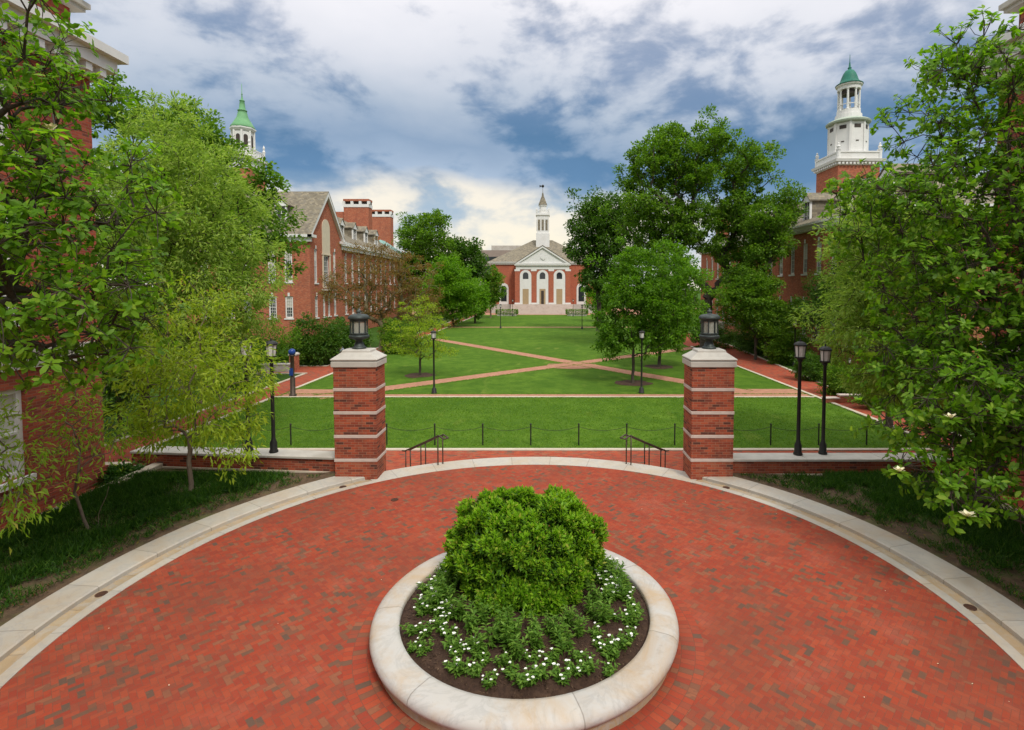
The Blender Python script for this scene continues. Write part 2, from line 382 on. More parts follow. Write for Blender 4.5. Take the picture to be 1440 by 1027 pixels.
# ------------------------------------------------------------------ mesh helpers
class MB:
    def __init__(s): s.v = []; s.f = []; s.uv = []; s.mi = []
    def face(s, pts, uv=None, mi=0):
        b = len(s.v); s.v += [tuple(p) for p in pts]
        s.f.append(tuple(range(b, b + len(pts)))); s.mi.append(mi)
        if uv is None:
            a, c, e = Vector(pts[0]), Vector(pts[1]), Vector(pts[2])
            n = (c - a).cross(e - a)
            if len(pts) > 3: n += (e - a).cross(Vector(pts[3]) - a)
            ax, ay, az = abs(n.x), abs(n.y), abs(n.z)
            if az >= ax and az >= ay: uv = [(p[0], p[1]) for p in pts]
            elif ax >= ay: uv = [(p[1], p[2]) for p in pts]
            else: uv = [(p[0], p[2]) for p in pts]
        s.uv.append(uv)
    def hexa(s, p, mi=0):
        """8 corners: bottom ring 0-3 counter-clockwise, top ring 4-7"""
        for q in ((3, 2, 1, 0), (4, 5, 6, 7), (0, 1, 5, 4), (1, 2, 6, 5), (2, 3, 7, 6), (3, 0, 4, 7)):
            s.face([p[i] for i in q], None, mi)
    def box(s, x0, x1, y0, y1, z0, z1, mi=0):
        s.hexa([(x0, y0, z0), (x1, y0, z0), (x1, y1, z0), (x0, y1, z0), (x0, y0, z1), (x1, y0, z1), (x1, y1, z1), (x0, y1, z1)], mi)
    def obox(s, c, u, hw, hd, z0, z1, mi=0):
        """box turned so that its width runs along u (a level unit vector)"""
        n = (-u[1], u[0]); c = (c[0], c[1])
        q = [(c[0] + a * hw * u[0] + b * hd * n[0], c[1] + a * hw * u[1] + b * hd * n[1]) for a, b in ((-1, -1), (1, -1), (1, 1), (-1, 1))]
        s.hexa([(*p, z0) for p in q] + [(*p, z1) for p in q], mi)
    def prism(s, poly, z0, z1, mi=0, bottom=True):
        n = len(poly)
        s.face([(*p, z1) for p in poly], None, mi)
        if bottom: s.face([(*p, z0) for p in reversed(poly)], None, mi)
        acc = 0.0
        for i in range(n):
            a, b = poly[i], poly[(i + 1) % n]
            L = math.hypot(b[0] - a[0], b[1] - a[1])
            s.face([(*a, z0), (*b, z0), (*b, z1), (*a, z1)], [(acc, z0), (acc + L, z0), (acc + L, z1), (acc, z1)], mi)
            acc += L
    def loft(s, rings, mi=0, close=True, caps=True):
        """rings: lists of equal length"""
        n = len(rings[0])
        for a, b in zip(rings[:-1], rings[1:]):
            for i in range(n if close else n - 1):
                j = (i + 1) % n
                s.face([a[i], a[j], b[j], b[i]], None, mi)
        if caps and close:
            s.face(list(reversed(rings[0])), None, mi); s.face(rings[-1], None, mi)
    def lathe(s, prof, c=(0, 0, 0), n=16, mi=0, a0=0.0, caps=True):
        rings = []
        for r, z in prof:
            rings.append([(c[0] + r * math.cos(a0 + 2 * math.pi * i / n), c[1] + r * math.sin(a0 + 2 * math.pi * i / n), c[2] + z) for i in range(n)])
        s.loft(rings, mi, True, caps)
    def rects(s, prof, c=(0, 0), mi=0):
        """stack of rectangles (half-width, half-depth, z)"""
        s.loft([[(c[0] + a * hx, c[1] + b * hy, z) for a, b in ((-1, -1), (1, -1), (1, 1), (-1, 1))] for hx, hy, z in prof], mi)
    def tube(s, pts, rad, n=8, mi=0, caps=True):
        pts = [Vector(p) for p in pts]
        if not isinstance(rad, (list, tuple)): rad = [rad] * len(pts)
        rings = []; ref = None
        for i, p in enumerate(pts):
            t = (pts[min(i + 1, len(pts) - 1)] - pts[max(i - 1, 0)]).normalized()
            if ref is None:
                ref = Vector((1, 0, 0)) if abs(t.x) < .8 else Vector((0, 1, 0))
            a = (ref - t * ref.dot(t)).normalized(); ref = a; b = t.cross(a)
            rings.append([tuple(p + (a * math.cos(2 * math.pi * k / n) + b * math.sin(2 * math.pi * k / n)) * rad[i]) for k in range(n)])
        s.loft(rings, mi, True, caps)
    def sweep(s, prof, cx, cy, a0, a1, n, mi=0, closed=True, caps=True):
        """profile (radius, z) carried round a centre; angles from +Y towards +X"""
        rings = []
        for i in range(n + 1):
            a = a0 + (a1 - a0) * i / n
            rings.append([(cx + r * math.sin(a), cy + r * math.cos(a), z) for r, z in prof])
        s.loft(rings, mi, closed, caps and closed)
    def build(s, name, mats, parent=None, smooth=False, org=(0, 0, 0), bevel=0.0, seg=2, merge=False):
        me = bpy.data.meshes.new(name)
        v = [(p[0] - org[0], p[1] - org[1], p[2] - org[2]) for p in s.v]
        me.from_pydata(v, [], s.f)
        uvl = me.uv_layers.new(name="UVMap")
        flat = [c for uv in s.uv for q in uv for c in q]
        uvl.data.foreach_set('uv', flat)
        if not isinstance(mats, (list, tuple)): mats = [mats]
        for m in mats: me.materials.append(M[m] if isinstance(m, str) else m)
        me.polygons.foreach_set('material_index', s.mi)
        o = bpy.data.objects.new(name, me)
        COL.objects.link(o)
        if parent is not None: o.parent = parent
        else: o.location = org
        if smooth or bevel or merge:
            w = o.modifiers.new("weld", 'WELD'); w.merge_threshold = .0004
        if bevel:
            b = o.modifiers.new("bevel", 'BEVEL'); b.width = bevel; b.segments = seg; b.limit_method = 'ANGLE'; b.angle_limit = R(35)
        if smooth:
            me.polygons.foreach_set('use_smooth', [True] * len(s.f))
            try: me.set_sharp_from_angle(angle=R(48))
            except Exception: pass
        me.update()
        return o

def thing(name, label, cat, loc=(0, 0, 0), rz=0.0, group=None):
    o = bpy.data.objects.new(name, None); COL.objects.link(o)
    o.empty_display_size = .2
    o.location = loc; o.rotation_euler = (0, 0, rz)
    return tag(o, label, cat, group)

def tag(o, label, cat, group=None):
    o['label'] = label; o['category'] = cat
    if group: o['group'] = group
    return o

def kind(o, k):
    o['kind'] = k
    return o

def dup(root, loc, label=None, rz=None, scale=None):
    r = root.copy(); COL.objects.link(r); r.location = loc
    if rz is not None: r.rotation_euler = (0, 0, rz)
    if scale: r.scale = (scale, scale, scale) if not isinstance(scale, tuple) else scale
    if label: r['label'] = label
    for ch in list(root.children):
        c = ch.copy(); COL.objects.link(c); c.parent = r
        for gch in list(ch.children):
            e = gch.copy(); COL.objects.link(e); e.parent = c
    return r

def np_mesh(name, V, Fq, mat, parent=None, org=(0, 0, 0), smooth=False):
    """V (n,3), Fq (m,k) with one k"""
    me = bpy.data.meshes.new(name)
    V = np.asarray(V, np.float32) - np.asarray(org, np.float32)
    m, k = Fq.shape
    me.vertices.add(len(V)); me.vertices.foreach_set('co', V.ravel())
    me.loops.add(m * k); me.loops.foreach_set('vertex_index', Fq.astype(np.int32).ravel())
    me.polygons.add(m); me.polygons.foreach_set('loop_start', np.arange(0, m * k, k, dtype=np.int32))
    if smooth: me.polygons.foreach_set('use_smooth', np.ones(m, bool))
    me.materials.append(M[mat] if isinstance(mat, str) else mat)
    me.update(calc_edges=True)
    o = bpy.data.objects.new(name, me); COL.objects.link(o)
    if parent is not None: o.parent = parent
    else: o.location = org
    return o

def unit(a): return a / np.maximum(np.linalg.norm(a, axis=-1, keepdims=True), 1e-6)

def leaves(pos, dirv, nrm, L, Wd, shape='quad', droop=.18):
    """arrays of leaves -> vertices, faces. quad: one rhomb; leaf: two bent halves along the midrib"""
    n = len(pos)
    dirv = unit(dirv); side = unit(np.cross(dirv, nrm)); up = np.cross(side, dirv)
    L = np.broadcast_to(np.asarray(L, float), (n,))[:, None]; Wd = np.broadcast_to(np.asarray(Wd, float), (n,))[:, None]
    if shape == 'quad':
        V = np.stack([pos, pos + dirv * L * .5 + side * Wd * .5 + up * Wd * .12, pos + dirv * L - up * L * droop, pos + dirv * L * .5 - side * Wd * .5 + up * Wd * .12], 1)
        Fq = np.arange(n * 4).reshape(n, 4)
        return V.reshape(-1, 3), Fq
    b = pos; t = pos + dirv * L - up * L * droop; m = pos + dirv * L * .55 - up * Wd * .06
    l1 = pos + dirv * L * .28 + side * Wd * .40 + up * Wd * .10; l2 = pos + dirv * L * .68 + side * Wd * .46 + up * (Wd * .08 - L * droop * .4)
    r1 = pos + dirv * L * .28 - side * Wd * .40 + up * Wd * .10; r2 = pos + dirv * L * .68 - side * Wd * .46 + up * (Wd * .08 - L * droop * .4)
    V = np.stack([b, l1, l2, t, r2, r1, m], 1).reshape(-1, 3)
    k = (np.arange(n) * 7)[:, None]
    Fq = np.concatenate([k + np.array([[0, 1, 2, 6]]), k + np.array([[6, 2, 3, 4]]), k + np.array([[0, 6, 4, 5]])], 0)
    return V, Fq

class Tubes:
    """many tapering tubes gathered into one mesh (trunk and limbs)"""
    def __init__(s): s.V = []; s.Fq = []; s.n = 0
    def add(s, P, Rr, k=6):
        P = np.asarray(P, float); Rr = np.asarray(Rr, float); m = len(P)
        T = np.empty_like(P); T[1:-1] = P[2:] - P[:-2]; T[0] = P[1] - P[0]; T[-1] = P[-1] - P[-2]; T = unit(T)
        ref = np.array([1., 0, 0]) if abs(T[0, 0]) < .8 else np.array([0., 1, 0])
        ang = np.arange(k) * 2 * math.pi / k
        for i in range(m):
            a = ref - T[i] * ref.dot(T[i]); a /= max(np.linalg.norm(a), 1e-6); ref = a; b = np.cross(T[i], a)
            s.V.append(P[i] + Rr[i] * (np.cos(ang)[:, None] * a + np.sin(ang)[:, None] * b))
        for i in range(m - 1):
            o = s.n + i * k; j = np.arange(k); jn = (j + 1) % k
            s.Fq.append(np.stack([o + j, o + jn, o + k + jn, o + k + j], 1))
        s.n += m * k
    def build(s, name, mat, parent, org): return np_mesh(name, np.concatenate(s.V), np.concatenate(s.Fq), mat, parent, org, True)

def grow(rng, base, fork, centers, trunk_r, rise=.15, lean=(0, 0), tip=.012, stems=1, pen=.28, wig=.10):
    """skeleton that joins every leaf cluster to the trunk; returns Tubes"""
    base = np.array(base, float)
    tb = Tubes()
    nodes = []; par = []; cnt = []
    def addn(p, pr): nodes.append(np.array(p, float)); par.append(pr); cnt.append(0); return len(nodes) - 1
    roots = []
    cen = np.asarray(centers)
    mean = cen.mean(0)
    for sI in range(stems):
        off = np.zeros(3) if stems == 1 else np.array([math.cos(sI * 2.4 + 1) * .1, math.sin(sI * 2.4 + 1) * .1, 0]) * (trunk_r / .05)
        sp = 0 if stems == 1 else fork * .16
        a = addn(base + off, -1); roots.append(a)
        q = 5
        for i in range(1, q + 1):
            t = i / q
            p = base + off + np.array([lean[0] * t + math.cos(sI * 2.4 + 1) * sp * t * 1.6, lean[1] * t + math.sin(sI * 2.4 + 1) * sp * t * 1.6, fork * t])
            p[:2] += rng.normal(0, .012 * fork, 2)
            a = addn(p, a)
    first = len(nodes)
    plen = [0.0] * len(nodes)
    for i in range(len(nodes)):
        if par[i] >= 0: plen[i] = plen[par[i]] + np.linalg.norm(nodes[i] - nodes[par[i]])
    fk = base + np.array([lean[0], lean[1], fork])
    order = np.argsort(np.linalg.norm(cen - fk, axis=1))
    chains = []
    for ci in order:
        c = cen[ci]
        NP = np.array(nodes); dd = np.linalg.norm(NP - c, axis=1)
        cost = dd + pen * np.array(plen)
        low = NP[:, 2] > c[2] + .2 * dd + .3                        # limbs rarely run steeply downwards
        cost = cost + np.where(low, dd * .6, 0)
        ok = NP[:, 2] > base[2] + fork * (.62 if stems == 1 else .5)
        cost = np.where(ok, cost, 1e9)
        k = int(np.argmin(cost)); Lg = dd[k]
        mseg = max(2, min(5, int(Lg / .5) + 1))
        prev = k; path = [k]
        for i in range(1, mseg + 1):
            t = i / mseg
            p = nodes[k] * (1 - t) + c * t
            bow = math.sin(math.pi * t) * Lg
            p = p + np.array([0, 0, rise * bow]) + rng.normal(0, wig, 3) * bow * .5
            idx = addn(p, prev); plen.append(plen[prev] + np.linalg.norm(nodes[idx] - nodes[prev])); prev = idx; path.append(idx)
        chains.append(path)
        q = prev
        while q >= 0: cnt[q] += 1; q = par[q]
    tot = max(cnt[r] for r in roots)
    rad = lambda i: max(tip, trunk_r * (max(cnt[i], 1) / tot) ** .47)
    for r0 in roots:
        pth = [r0 + i for i in range(6)]
        rr = [rad(i) for i in pth]
        rr[0] *= 1.45; rr[1] *= 1.08
        P = [nodes[i] for i in pth]
        P.insert(1, P[0] * .85 + P[1] * .15); rr.insert(1, rr[0] / 1.45 * 1.12)
        tb.add(P, rr, 9)
    for path in chains:
        rr = [min(rad(i), rad(path[0])) for i in path]
        rr[0] = min(rr[0], rr[1] * 1.15)
        tb.add([nodes[i] for i in path], rr, 6 if rr[0] > .04 else 4)
    return tb

def sample_lobes(rng, lobes, n, power=.45, sep=.75):
    """cluster centres inside a set of ellipsoids, denser towards their skins, spread apart"""
    lob = np.array([l[:6] for l in lobes], float)
    wt = np.array([(l[6] if len(l) > 6 else 1) * (l[3] * l[4] * l[5]) ** .75 for l in lobes]); wt /= wt.sum()
    out = []
    avg = np.mean((lob[:, 3] * lob[:, 4] * lob[:, 5]) ** (1 / 3)) * (len(lob) ** (1 / 3))
    dmin = sep * avg * 1.7 / n ** (1 / 3)
    tries = 0
    while len(out) < n and tries < n * 40:
        tries += 1
        i = rng.choice(len(lob), p=wt)
        v = unit(rng.normal(0, 1, 3)); r = rng.random() ** power
        p = lob[i, :3] + v * r * lob[i, 3:]
        if out and tries < n * 25 and np.min(np.linalg.norm(np.array(out) - p, axis=1)) < dmin * rng.uniform(.6, 1): continue
        out.append(p)
    return np.array(out)

def tree(name, label, cat, base, lobes, ncl, per, L, Wd, cr, trunk_r, fork, leaf, bark='bark', seed=1, group=None, lean=(0, 0), power=.45,
         shape='quad', stems=1, flat=.75, upn=.7, droop=.18, outw=.5, rise=.15, tip=.012, rosette=0, twig=.3, hang=0.0, pen=.28, loose=.5):
    rng = np.random.default_rng(seed)
    t = thing(name, label, cat, base, 0, group)
    cen = sample_lobes(rng, lobes, ncl, power)
    if loose:
        m0 = cen.mean(0); v = cen - m0
        k = rng.random(len(cen)) < .22; cen[k] = m0 + v[k] * rng.uniform(1.03, 1.0 + .5 * loose, (k.sum(), 1))
        ext = np.linalg.norm(cen - m0, axis=1)
        for q in range(int(10 * loose + 2)):
            vc = cen[rng.integers(len(cen))]; vr = loose * np.median(ext) * rng.uniform(.22, .42)
            kk = np.linalg.norm(cen - vc, axis=1) > vr
            if kk.sum() > .6 * ncl: cen = cen[kk]
    tb = grow(rng, base, fork, cen, trunk_r, rise, lean, tip, stems, pen)
    mean = cen.mean(0)
    N = len(cen) * per
    if rosette:
        nt_ = max(1, per // rosette)
        ci = np.repeat(np.arange(len(cen)), nt_)
        o = unit(rng.normal(0, 1, (len(ci), 3)) + unit(cen[ci] - mean) * outw + np.array([0, 0, .25]))
        tips = cen[ci] + o * (cr * rng.uniform(.45, 1.1, (len(ci), 1)))
        for a, b in zip(cen[ci], tips):
            mid = (a + b) / 2 + rng.normal(0, .04, 3)
            tb.add([a, mid, b], [tip, tip * .8, tip * .55], 3)
        li = np.repeat(np.arange(len(tips)), rosette)
        ax = o[li] + np.array([0, 0, .35])
        ax = unit(ax)
        rv = unit(np.cross(ax, rng.normal(0, 1, ax.shape)))
        dirv = unit(rv + ax * rng.uniform(.05, .75, (len(li), 1)))
        pos = tips[li] + rng.normal(0, .02, (len(li), 3)) - ax * rng.uniform(0, .10, (len(li), 1))
        nrm = unit(ax + np.array([0, 0, upn]) + rng.normal(0, .25, ax.shape))
    else:
        ci = np.repeat(np.arange(len(cen)), per)
        g3 = rng.normal(0, 1, (N, 3)); g3 = unit(g3) * (rng.random((N, 1)) ** .5) * np.array([1, 1, flat])
        size = rng.uniform(.55, 1.45, len(cen))[ci][:, None]
        pos = cen[ci] + g3 * cr * size
        if hang: pos[:, 2] -= np.abs(rng.normal(0, hang, N)) * cr
        dirv = unit(g3 + unit(cen[ci] - mean) * outw + rng.normal(0, .5, (N, 3)) + np.array([0, 0, -hang]))
        nrm = unit(np.array([0, 0, upn]) + g3 * .6 + rng.normal(0, .45, (N, 3)))
        li = ci
    k = len(pos)
    sc = rng.uniform(.7, 1.25, k)
    V, Fq = leaves(pos, dirv, nrm, L * sc, Wd * sc, shape, droop)
    tb.build('trunk', bark, t, base)
    np_mesh('crown', V, Fq, leaf, t, base)
    return t

def bush(name, label, cat, base, lobes, ncl, per, L, Wd, cr, leaf, bark='bark', seed=1, group=None, power=.35, shape='quad', upn=.8, rosette=0, stem_r=.03, droop=.15, part='foliage'):
    t = tree(name, label, cat, base, lobes, ncl, per, L, Wd, cr, stem_r, .12, leaf, bark, seed, group, power=power, shape=shape, upn=upn, rosette=rosette, tip=.006, droop=droop, pen=.1, loose=0)
    for c in t.children:
        if c.name.startswith('trunk'): c.name = 'stem'
        else: c.name = part
    return t
# ================================================================== SETTING
ZL = -1.2                                         # level of the lawns and walks
CY = 8.77                                         # centre of the round plaza
PC = (0, CY, 0)
def sheet(name, poly, z, mat, org=(0, 0, 0)):
    m = MB(); m.face([(*p, z) for p in poly]); return kind(m.build(name, mat, None, org=org), 'structure')

sheet('ground', [(-900, -300), (900, -300), (900, 1500), (-900, 1500)], ZL - .03, 'rough_grass')
# terrace that carries the plaza and the planting beds
A0 = R(37)
m = MB()
arc = [(8.12 * math.sin(-A0 + 2 * A0 * i / 24), CY + 8.12 * math.cos(-A0 + 2 * A0 * i / 24)) for i in range(25)]
poly = [(-20, -12), (20, -12), (20, 16.05), (5.9, 16.05)] + arc[::-1] + [(-5.9, 16.05), (-13, 16.35), (-20, 16.35)]
m.prism(poly, ZL - .02, -.03)
kind(m.build('terrace', 'brick'), 'structure')
m = MB()
ring = [(7.37 * math.sin(2 * math.pi * i / 160), CY + 7.37 * math.cos(2 * math.pi * i / 160)) for i in range(160)]
m.face([(*p, 0) for p in ring[::-1]])
kind(m.build('plaza', 'plaza', org=PC), 'structure')
# stone edge of the plaza: flat landing above the steps, gutter and raised kerb elsewhere
m = MB()
m.sweep([(7.37, -.02), (8.13, -.02), (8.13, .006), (7.37, .006)], 0, CY, -R(37.5), R(37.5), 60)
kind(m.build('landing', 'marble', org=PC), 'structure')
m = MB()
for a, b in ((R(37.5), R(180)), (-R(180), -R(37.5))):
    m.sweep([(7.37, -.02), (7.56, -.02), (7.56, .008), (7.37, .008)], 0, CY, a, b, 90)
    m.sweep([(7.80, -.02), (8.42, -.02), (8.42, .075), (8.40, .085), (7.83, .08), (7.80, .06)], 0, CY, a, b, 90)
kind(m.build('kerb', 'marble', org=PC), 'structure')
m = MB()
for a, b in ((R(37.5), R(180)), (-R(180), -R(37.5))):
    m.sweep([(7.56, -.024), (7.80, -.024), (7.80, -.012), (7.68, -.02), (7.56, -.012)], 0, CY, a, b, 90)
kind(m.build('gutter', 'gutter', org=PC), 'structure')
# steps down to the lawn walk
m = MB()
for k in range(6):
    r0 = 8.13 + .34 * k; zt = -.17 * (k + 1)
    m.sweep([(r0, ZL), (r0 + .36, ZL), (r0 + .36, zt), (r0, zt)], 0, CY, -R(37), R(37), 48)
kind(m.build('steps', 'marble', org=PC), 'structure')
# planting beds on both sides
def bed(sg):
    m = MB()
    a = [(8.40 * math.sin(sg * t), CY + 8.40 * math.cos(sg * t)) for t in [R(41 + i * 4) for i in range(27)]]
    far = (sg * 11.55, 15.9); near = (sg * 11.35, 3.2)
    back = [(sg * 5.9, 15.6), far, near]
    pts = a + [near, far, (sg * 5.9, 15.5)]
    # fan of quads from the kerb outwards so that the soil can swell a little
    n = len(a); rows = []
    for i, p in enumerate(a):
        t = i / (n - 1)
        if t < .42: q = Vector((sg * (5.9 + (11.5 - 5.9) * t / .42), 15.55 + .3 * t / .42))
        else: q = Vector((sg * 11.45, 15.85 - (t - .42) / .58 * 12.6))
        rows.append([(p[0] * (1 - k / 5) + q.x * k / 5, p[1] * (1 - k / 5) + q.y * k / 5, (.05 + .08 * math.sin(math.pi * min(1, k / 5 * 1.1)) * (.6 + .4 * math.sin(i * 1.7 + k))) if k < 4 or t > .42 else .03 - .03 * (k == 5)) for k in range(6)])
    m.loft(rows, 0, False, False)
    return kind(m.build('planting_bed', 'dirt', smooth=True), 'structure')
bed(-1); bed(1)
# kerb and brick strip along the foot of the left and right building
for sg, xk, xw in ((-1, -11.62, -12.30), (1, 11.75, 12.75)):
    m = MB(); x0, x1 = sorted((xk, xk - sg * .30)); m.box(x0, x1, -4, 15.95, -.02, .17)
    kind(m.build('bed_kerb', 'edging', bevel=.015), 'structure')
    x0, x1 = sorted((xk + sg * .002, xw + sg * .5))
    sheet('brick_strip', [(x0, -4), (x1, -4), (x1, 16.2), (x0, 16.2)], -.012, 'pave')
m = MB(); m.box(-20, -12.6, 16.05, 16.35, -.028, .02)
kind(m.build('terrace_edge', 'edging'), 'structure')

# lawns and walks below, each sheet 4 mm above the last
sheet('lawn', [(-16.3, 21.6), (16.6, 21.6), (17, 32), (22, 60), (22, 130.4), (-18, 130.4), (-17, 60)], ZL, 'lawn')
sheet('lower_walk', [(-26, 16.0), (26, 16.0), (26, 21.35), (-26, 21.35)], ZL + .004, 'pave')
def strip(name, a, b, w, z, mat):
    """level band of width w between two points"""
    a, b = Vector(a[:2]), Vector(b[:2]); u = (b - a).normalized(); n = Vector((-u.y, u.x)) * w / 2
    return sheet(name, [tuple(a - n), tuple(b - n), tuple(b + n), tuple(a + n)], z, mat)
def edge(a, b, w=.24, h=.05):
    a, b = Vector(a[:2]), Vector(b[:2]); u = (b - a).normalized(); c = (a + b) / 2
    m = MB(); m.obox(c, u, (b - a).length / 2, w / 2, ZL - .02, ZL + h)
    return kind(m.build('stone_edging', 'edging'), 'structure')
edge((-16.2, 21.47), (16.6, 21.47))
strip('cross_walk', (-16.4, 32.5), (17.2, 32.5), .75, ZL + .006, 'path')
edge((-16.4, 31.98), (17.0, 31.98), .22, .045)
sheet('cross_walk', [(-16.5, 32.88), (-10.5, 32.88), (-10.5, 34.2), (-16.5, 34.6)], ZL + .008, 'path')
sheet('cross_walk', [(9.0, 32.1), (17.6, 32.1), (17.6, 34.6), (12.6, 34.6), (9.5, 33.0)], ZL + .008, 'path')
Xp = G(805, 515, ZL)
P1, P2, P3, P4 = (-13.6, 31.9), (-14.2, 68.6), (13.2, 33.5), (19.0, 60.4)
strip('diagonal_path', P1, P4, 1.55, ZL + .010, 'path')
strip('diagonal_path', P2, P3, 1.55, ZL + .014, 'path')
m = MB(); m.face([(Xp.x + 2.5 * math.cos(a) * (1.15 if i % 2 else .9), Xp.y + 1.7 * math.sin(a), ZL + .018) for i, a in enumerate([k * math.pi / 4 for k in range(8)])])
kind(m.build('path_crossing', 'path'), 'structure')
strip('far_walk', (-18, 89.5), (22, 89.5), 1.5, ZL + .006, 'path')
# side walks
sheet('left_walk', [(-18.35, 16.5), (-16.25, 16.5), (-16.25, 128), (-18.35, 128)], ZL + .010, 'pave')
edge((-16.3, 21.3), (-16.3, 31.6)); edge((-16.3, 34.8), (-16.3, 128)); edge((-18.4, 16.4), (-18.4, 40.6)); edge((-18.4, 45.3), (-18.4, 128))
sheet('branch_walk', [(-40, 41.0), (-16.2, 41.0), (-16.2, 44.6), (-40, 44.6)], ZL + .014, 'pave')
edge((-40, 44.9), (-18.3, 44.9)); edge((-18.3, 40.9), (-40, 40.9))
sheet('right_walk', [(17.1, 16.5), (19.0, 16.5), (19.1, 29.3), (21.9, 60.3), (21.9, 128), (17.0, 128), (16.7, 44.9), (17.1, 27)], ZL + .010, 'pave')
edge((17.15, 21.3), (17.1, 26.4)); edge((17.1, 26.4), (16.75, 44.9)); edge((16.75, 44.9), (17.0, 60)); edge((19.0, 16.4), (19.05, 29.3)); edge((19.05, 29.3), (21.85, 60.3)); edge((21.85, 60.3), (21.85, 126))
# court before the far hall
sheet('far_court', [(-60, 130.4), (60, 130.4), (60, 175), (-60, 175)], ZL + .004, 'path')

# ================================================================== WALLS, WINDOWS, BUILDINGS
def wall_open(m, o, u, w, z0, z1, ops, depth=.22, mi=0):
    """wall face from o along u with openings (u0,u1,z0,z1) and their reveals; inward normal is u rotated by +90 degrees"""
    o, u = Vector(o[:2]), Vector(u[:2]); n = Vector((-u.y, u.x)) * depth
    us = sorted({0, w, *[k for q in ops for k in q[:2]]}); zs = sorted({z0, z1, *[k for q in ops for k in q[2:4]]})
    P = lambda a, z, d=0: ((o + u * a).x + (n.x if d else 0), (o + u * a).y + (n.y if d else 0), z)
    for a, b in zip(us[:-1], us[1:]):
        for c, e in zip(zs[:-1], zs[1:]):
            ma, mz = (a + b) / 2, (c + e) / 2
            if any(q[0] < ma < q[1] and q[2] < mz < q[3] for q in ops): continue
            m.face([P(a, c), P(b, c), P(b, e), P(a, e)], [(a, c), (b, c), (b, e), (a, e)], mi)
    for q in ops:
        a, b, c, e = q[:4]
        for f4 in (((a, c, 0), (a, c, 1), (a, e, 1), (a, e, 0)), ((b, c, 1), (b, c, 0), (b, e, 0), (b, e, 1)), ((a, e, 0), (a, e, 1), (b, e, 1), (b, e, 0)), ((a, c, 1), (a, c, 0), (b, c, 0), (b, c, 1))):
            m.face([P(*k) for k in f4], None, mi)

WR = random.Random(4)
def window(parent, org, o, u, q, cols=3, rows=6, sill=True, key=True, fw=.10, glass='glass', lintel='white', inset=.10):
    """sash window in opening q: frame, muntins and glazing"""
    o, u = Vector(o[:2]), Vector(u[:2]); n = Vector((-u.y, u.x))
    a, b, c, e = q[:4]
    def bar(m, u0, u1, z0, z1, d0, d1):
        p = [o + u * k + n * d for k, d in ((u0, d0), (u1, d0), (u1, d1), (u0, d1))]
        m.hexa([(k.x, k.y, z0) for k in p] + [(k.x, k.y, z1) for k in p])
    m = MB(); i = inset
    bar(m, a + .002, a + fw, c + .002, e - .002, i, i + .08); bar(m, b - fw, b - .002, c + .002, e - .002, i, i + .08)
    bar(m, a + fw, b - fw, e - fw, e - .002, i + .002, i + .08); bar(m, a + fw, b - fw, c + .002, c + fw, i + .002, i + .08)
    mid = (c + e) / 2
    bar(m, a + fw, b - fw, mid - .035, mid + .035, i + .004, i + .07)
    for k in range(1, cols):
        x = a + fw + (b - a - 2 * fw) * k / cols; bar(m, x - .016, x + .016, c + fw, e - fw, i + .025, i + .06)
    for k in range(1, rows):
        if abs(k - rows / 2) < .1: continue
        z = c + fw + (e - c - 2 * fw) * k / rows; bar(m, a + fw, b - fw, z - .016, z + .016, i + .027, i + .058)
    w = m.build('window', 'white', parent, org=org)
    m = MB(); bar(m, a + .01, b - .01, c + .01, e - .01, i + .062, i + .075); m.build('pane', glass, w, org=org)
    if sill:
        m = MB(); bar(m, a - .10, b + .10, c - .16, c - .002, -.09, .06)
        m.build('sill', lintel, w, org=org)
        if key:
            m = MB(); bar(m, (a + b) / 2 - .12, (a + b) / 2 + .12, e + .002, e + .42, -.05, .03); m.build('keystone', lintel, w, org=org)
    if WR.random() < .55:
        m = MB(); k = e - (e - c) * WR.choice((.2, .33, .5, .5, .75)); bar(m, a + fw, b - fw, k, e - fw, i + .0603, i + .0618); m.build('blind', 'blind', w, org=org)
    return w

def cornice(parent, org, x0, x1, y0, y1, z, h=.55, out=.55, mat='white', name='cornice'):
    m = MB()
    m.box(x0 - out * .35, x1 + out * .35, y0 - out * .35, y1 + out * .35, z - h * 1.5, z - h + .002)
    m.box(x0 - out * .7, x1 + out * .7, y0 - out * .7, y1 + out * .7, z - h, z - h * .4)
    m.box(x0 - out, x1 + out, y0 - out, y1 + out, z - h * .4 + .002, z)
    # dentils
    for y in np.arange(y0, y1, .45):
        m.box(x1 + out * .35, x1 + out * .62, y, y + .2, z - h * 1.35, z - h - .003); m.box(x0 - out * .62, x0 - out * .35, y, y + .2, z - h * 1.35, z - h - .003)
    for x in np.arange(x0, x1, .45):
        m.box(x, x + .2, y0 - out * .62, y0 - out * .35, z - h * 1.35, z - h - .003)
    return m.build(name, mat, parent, org=org)

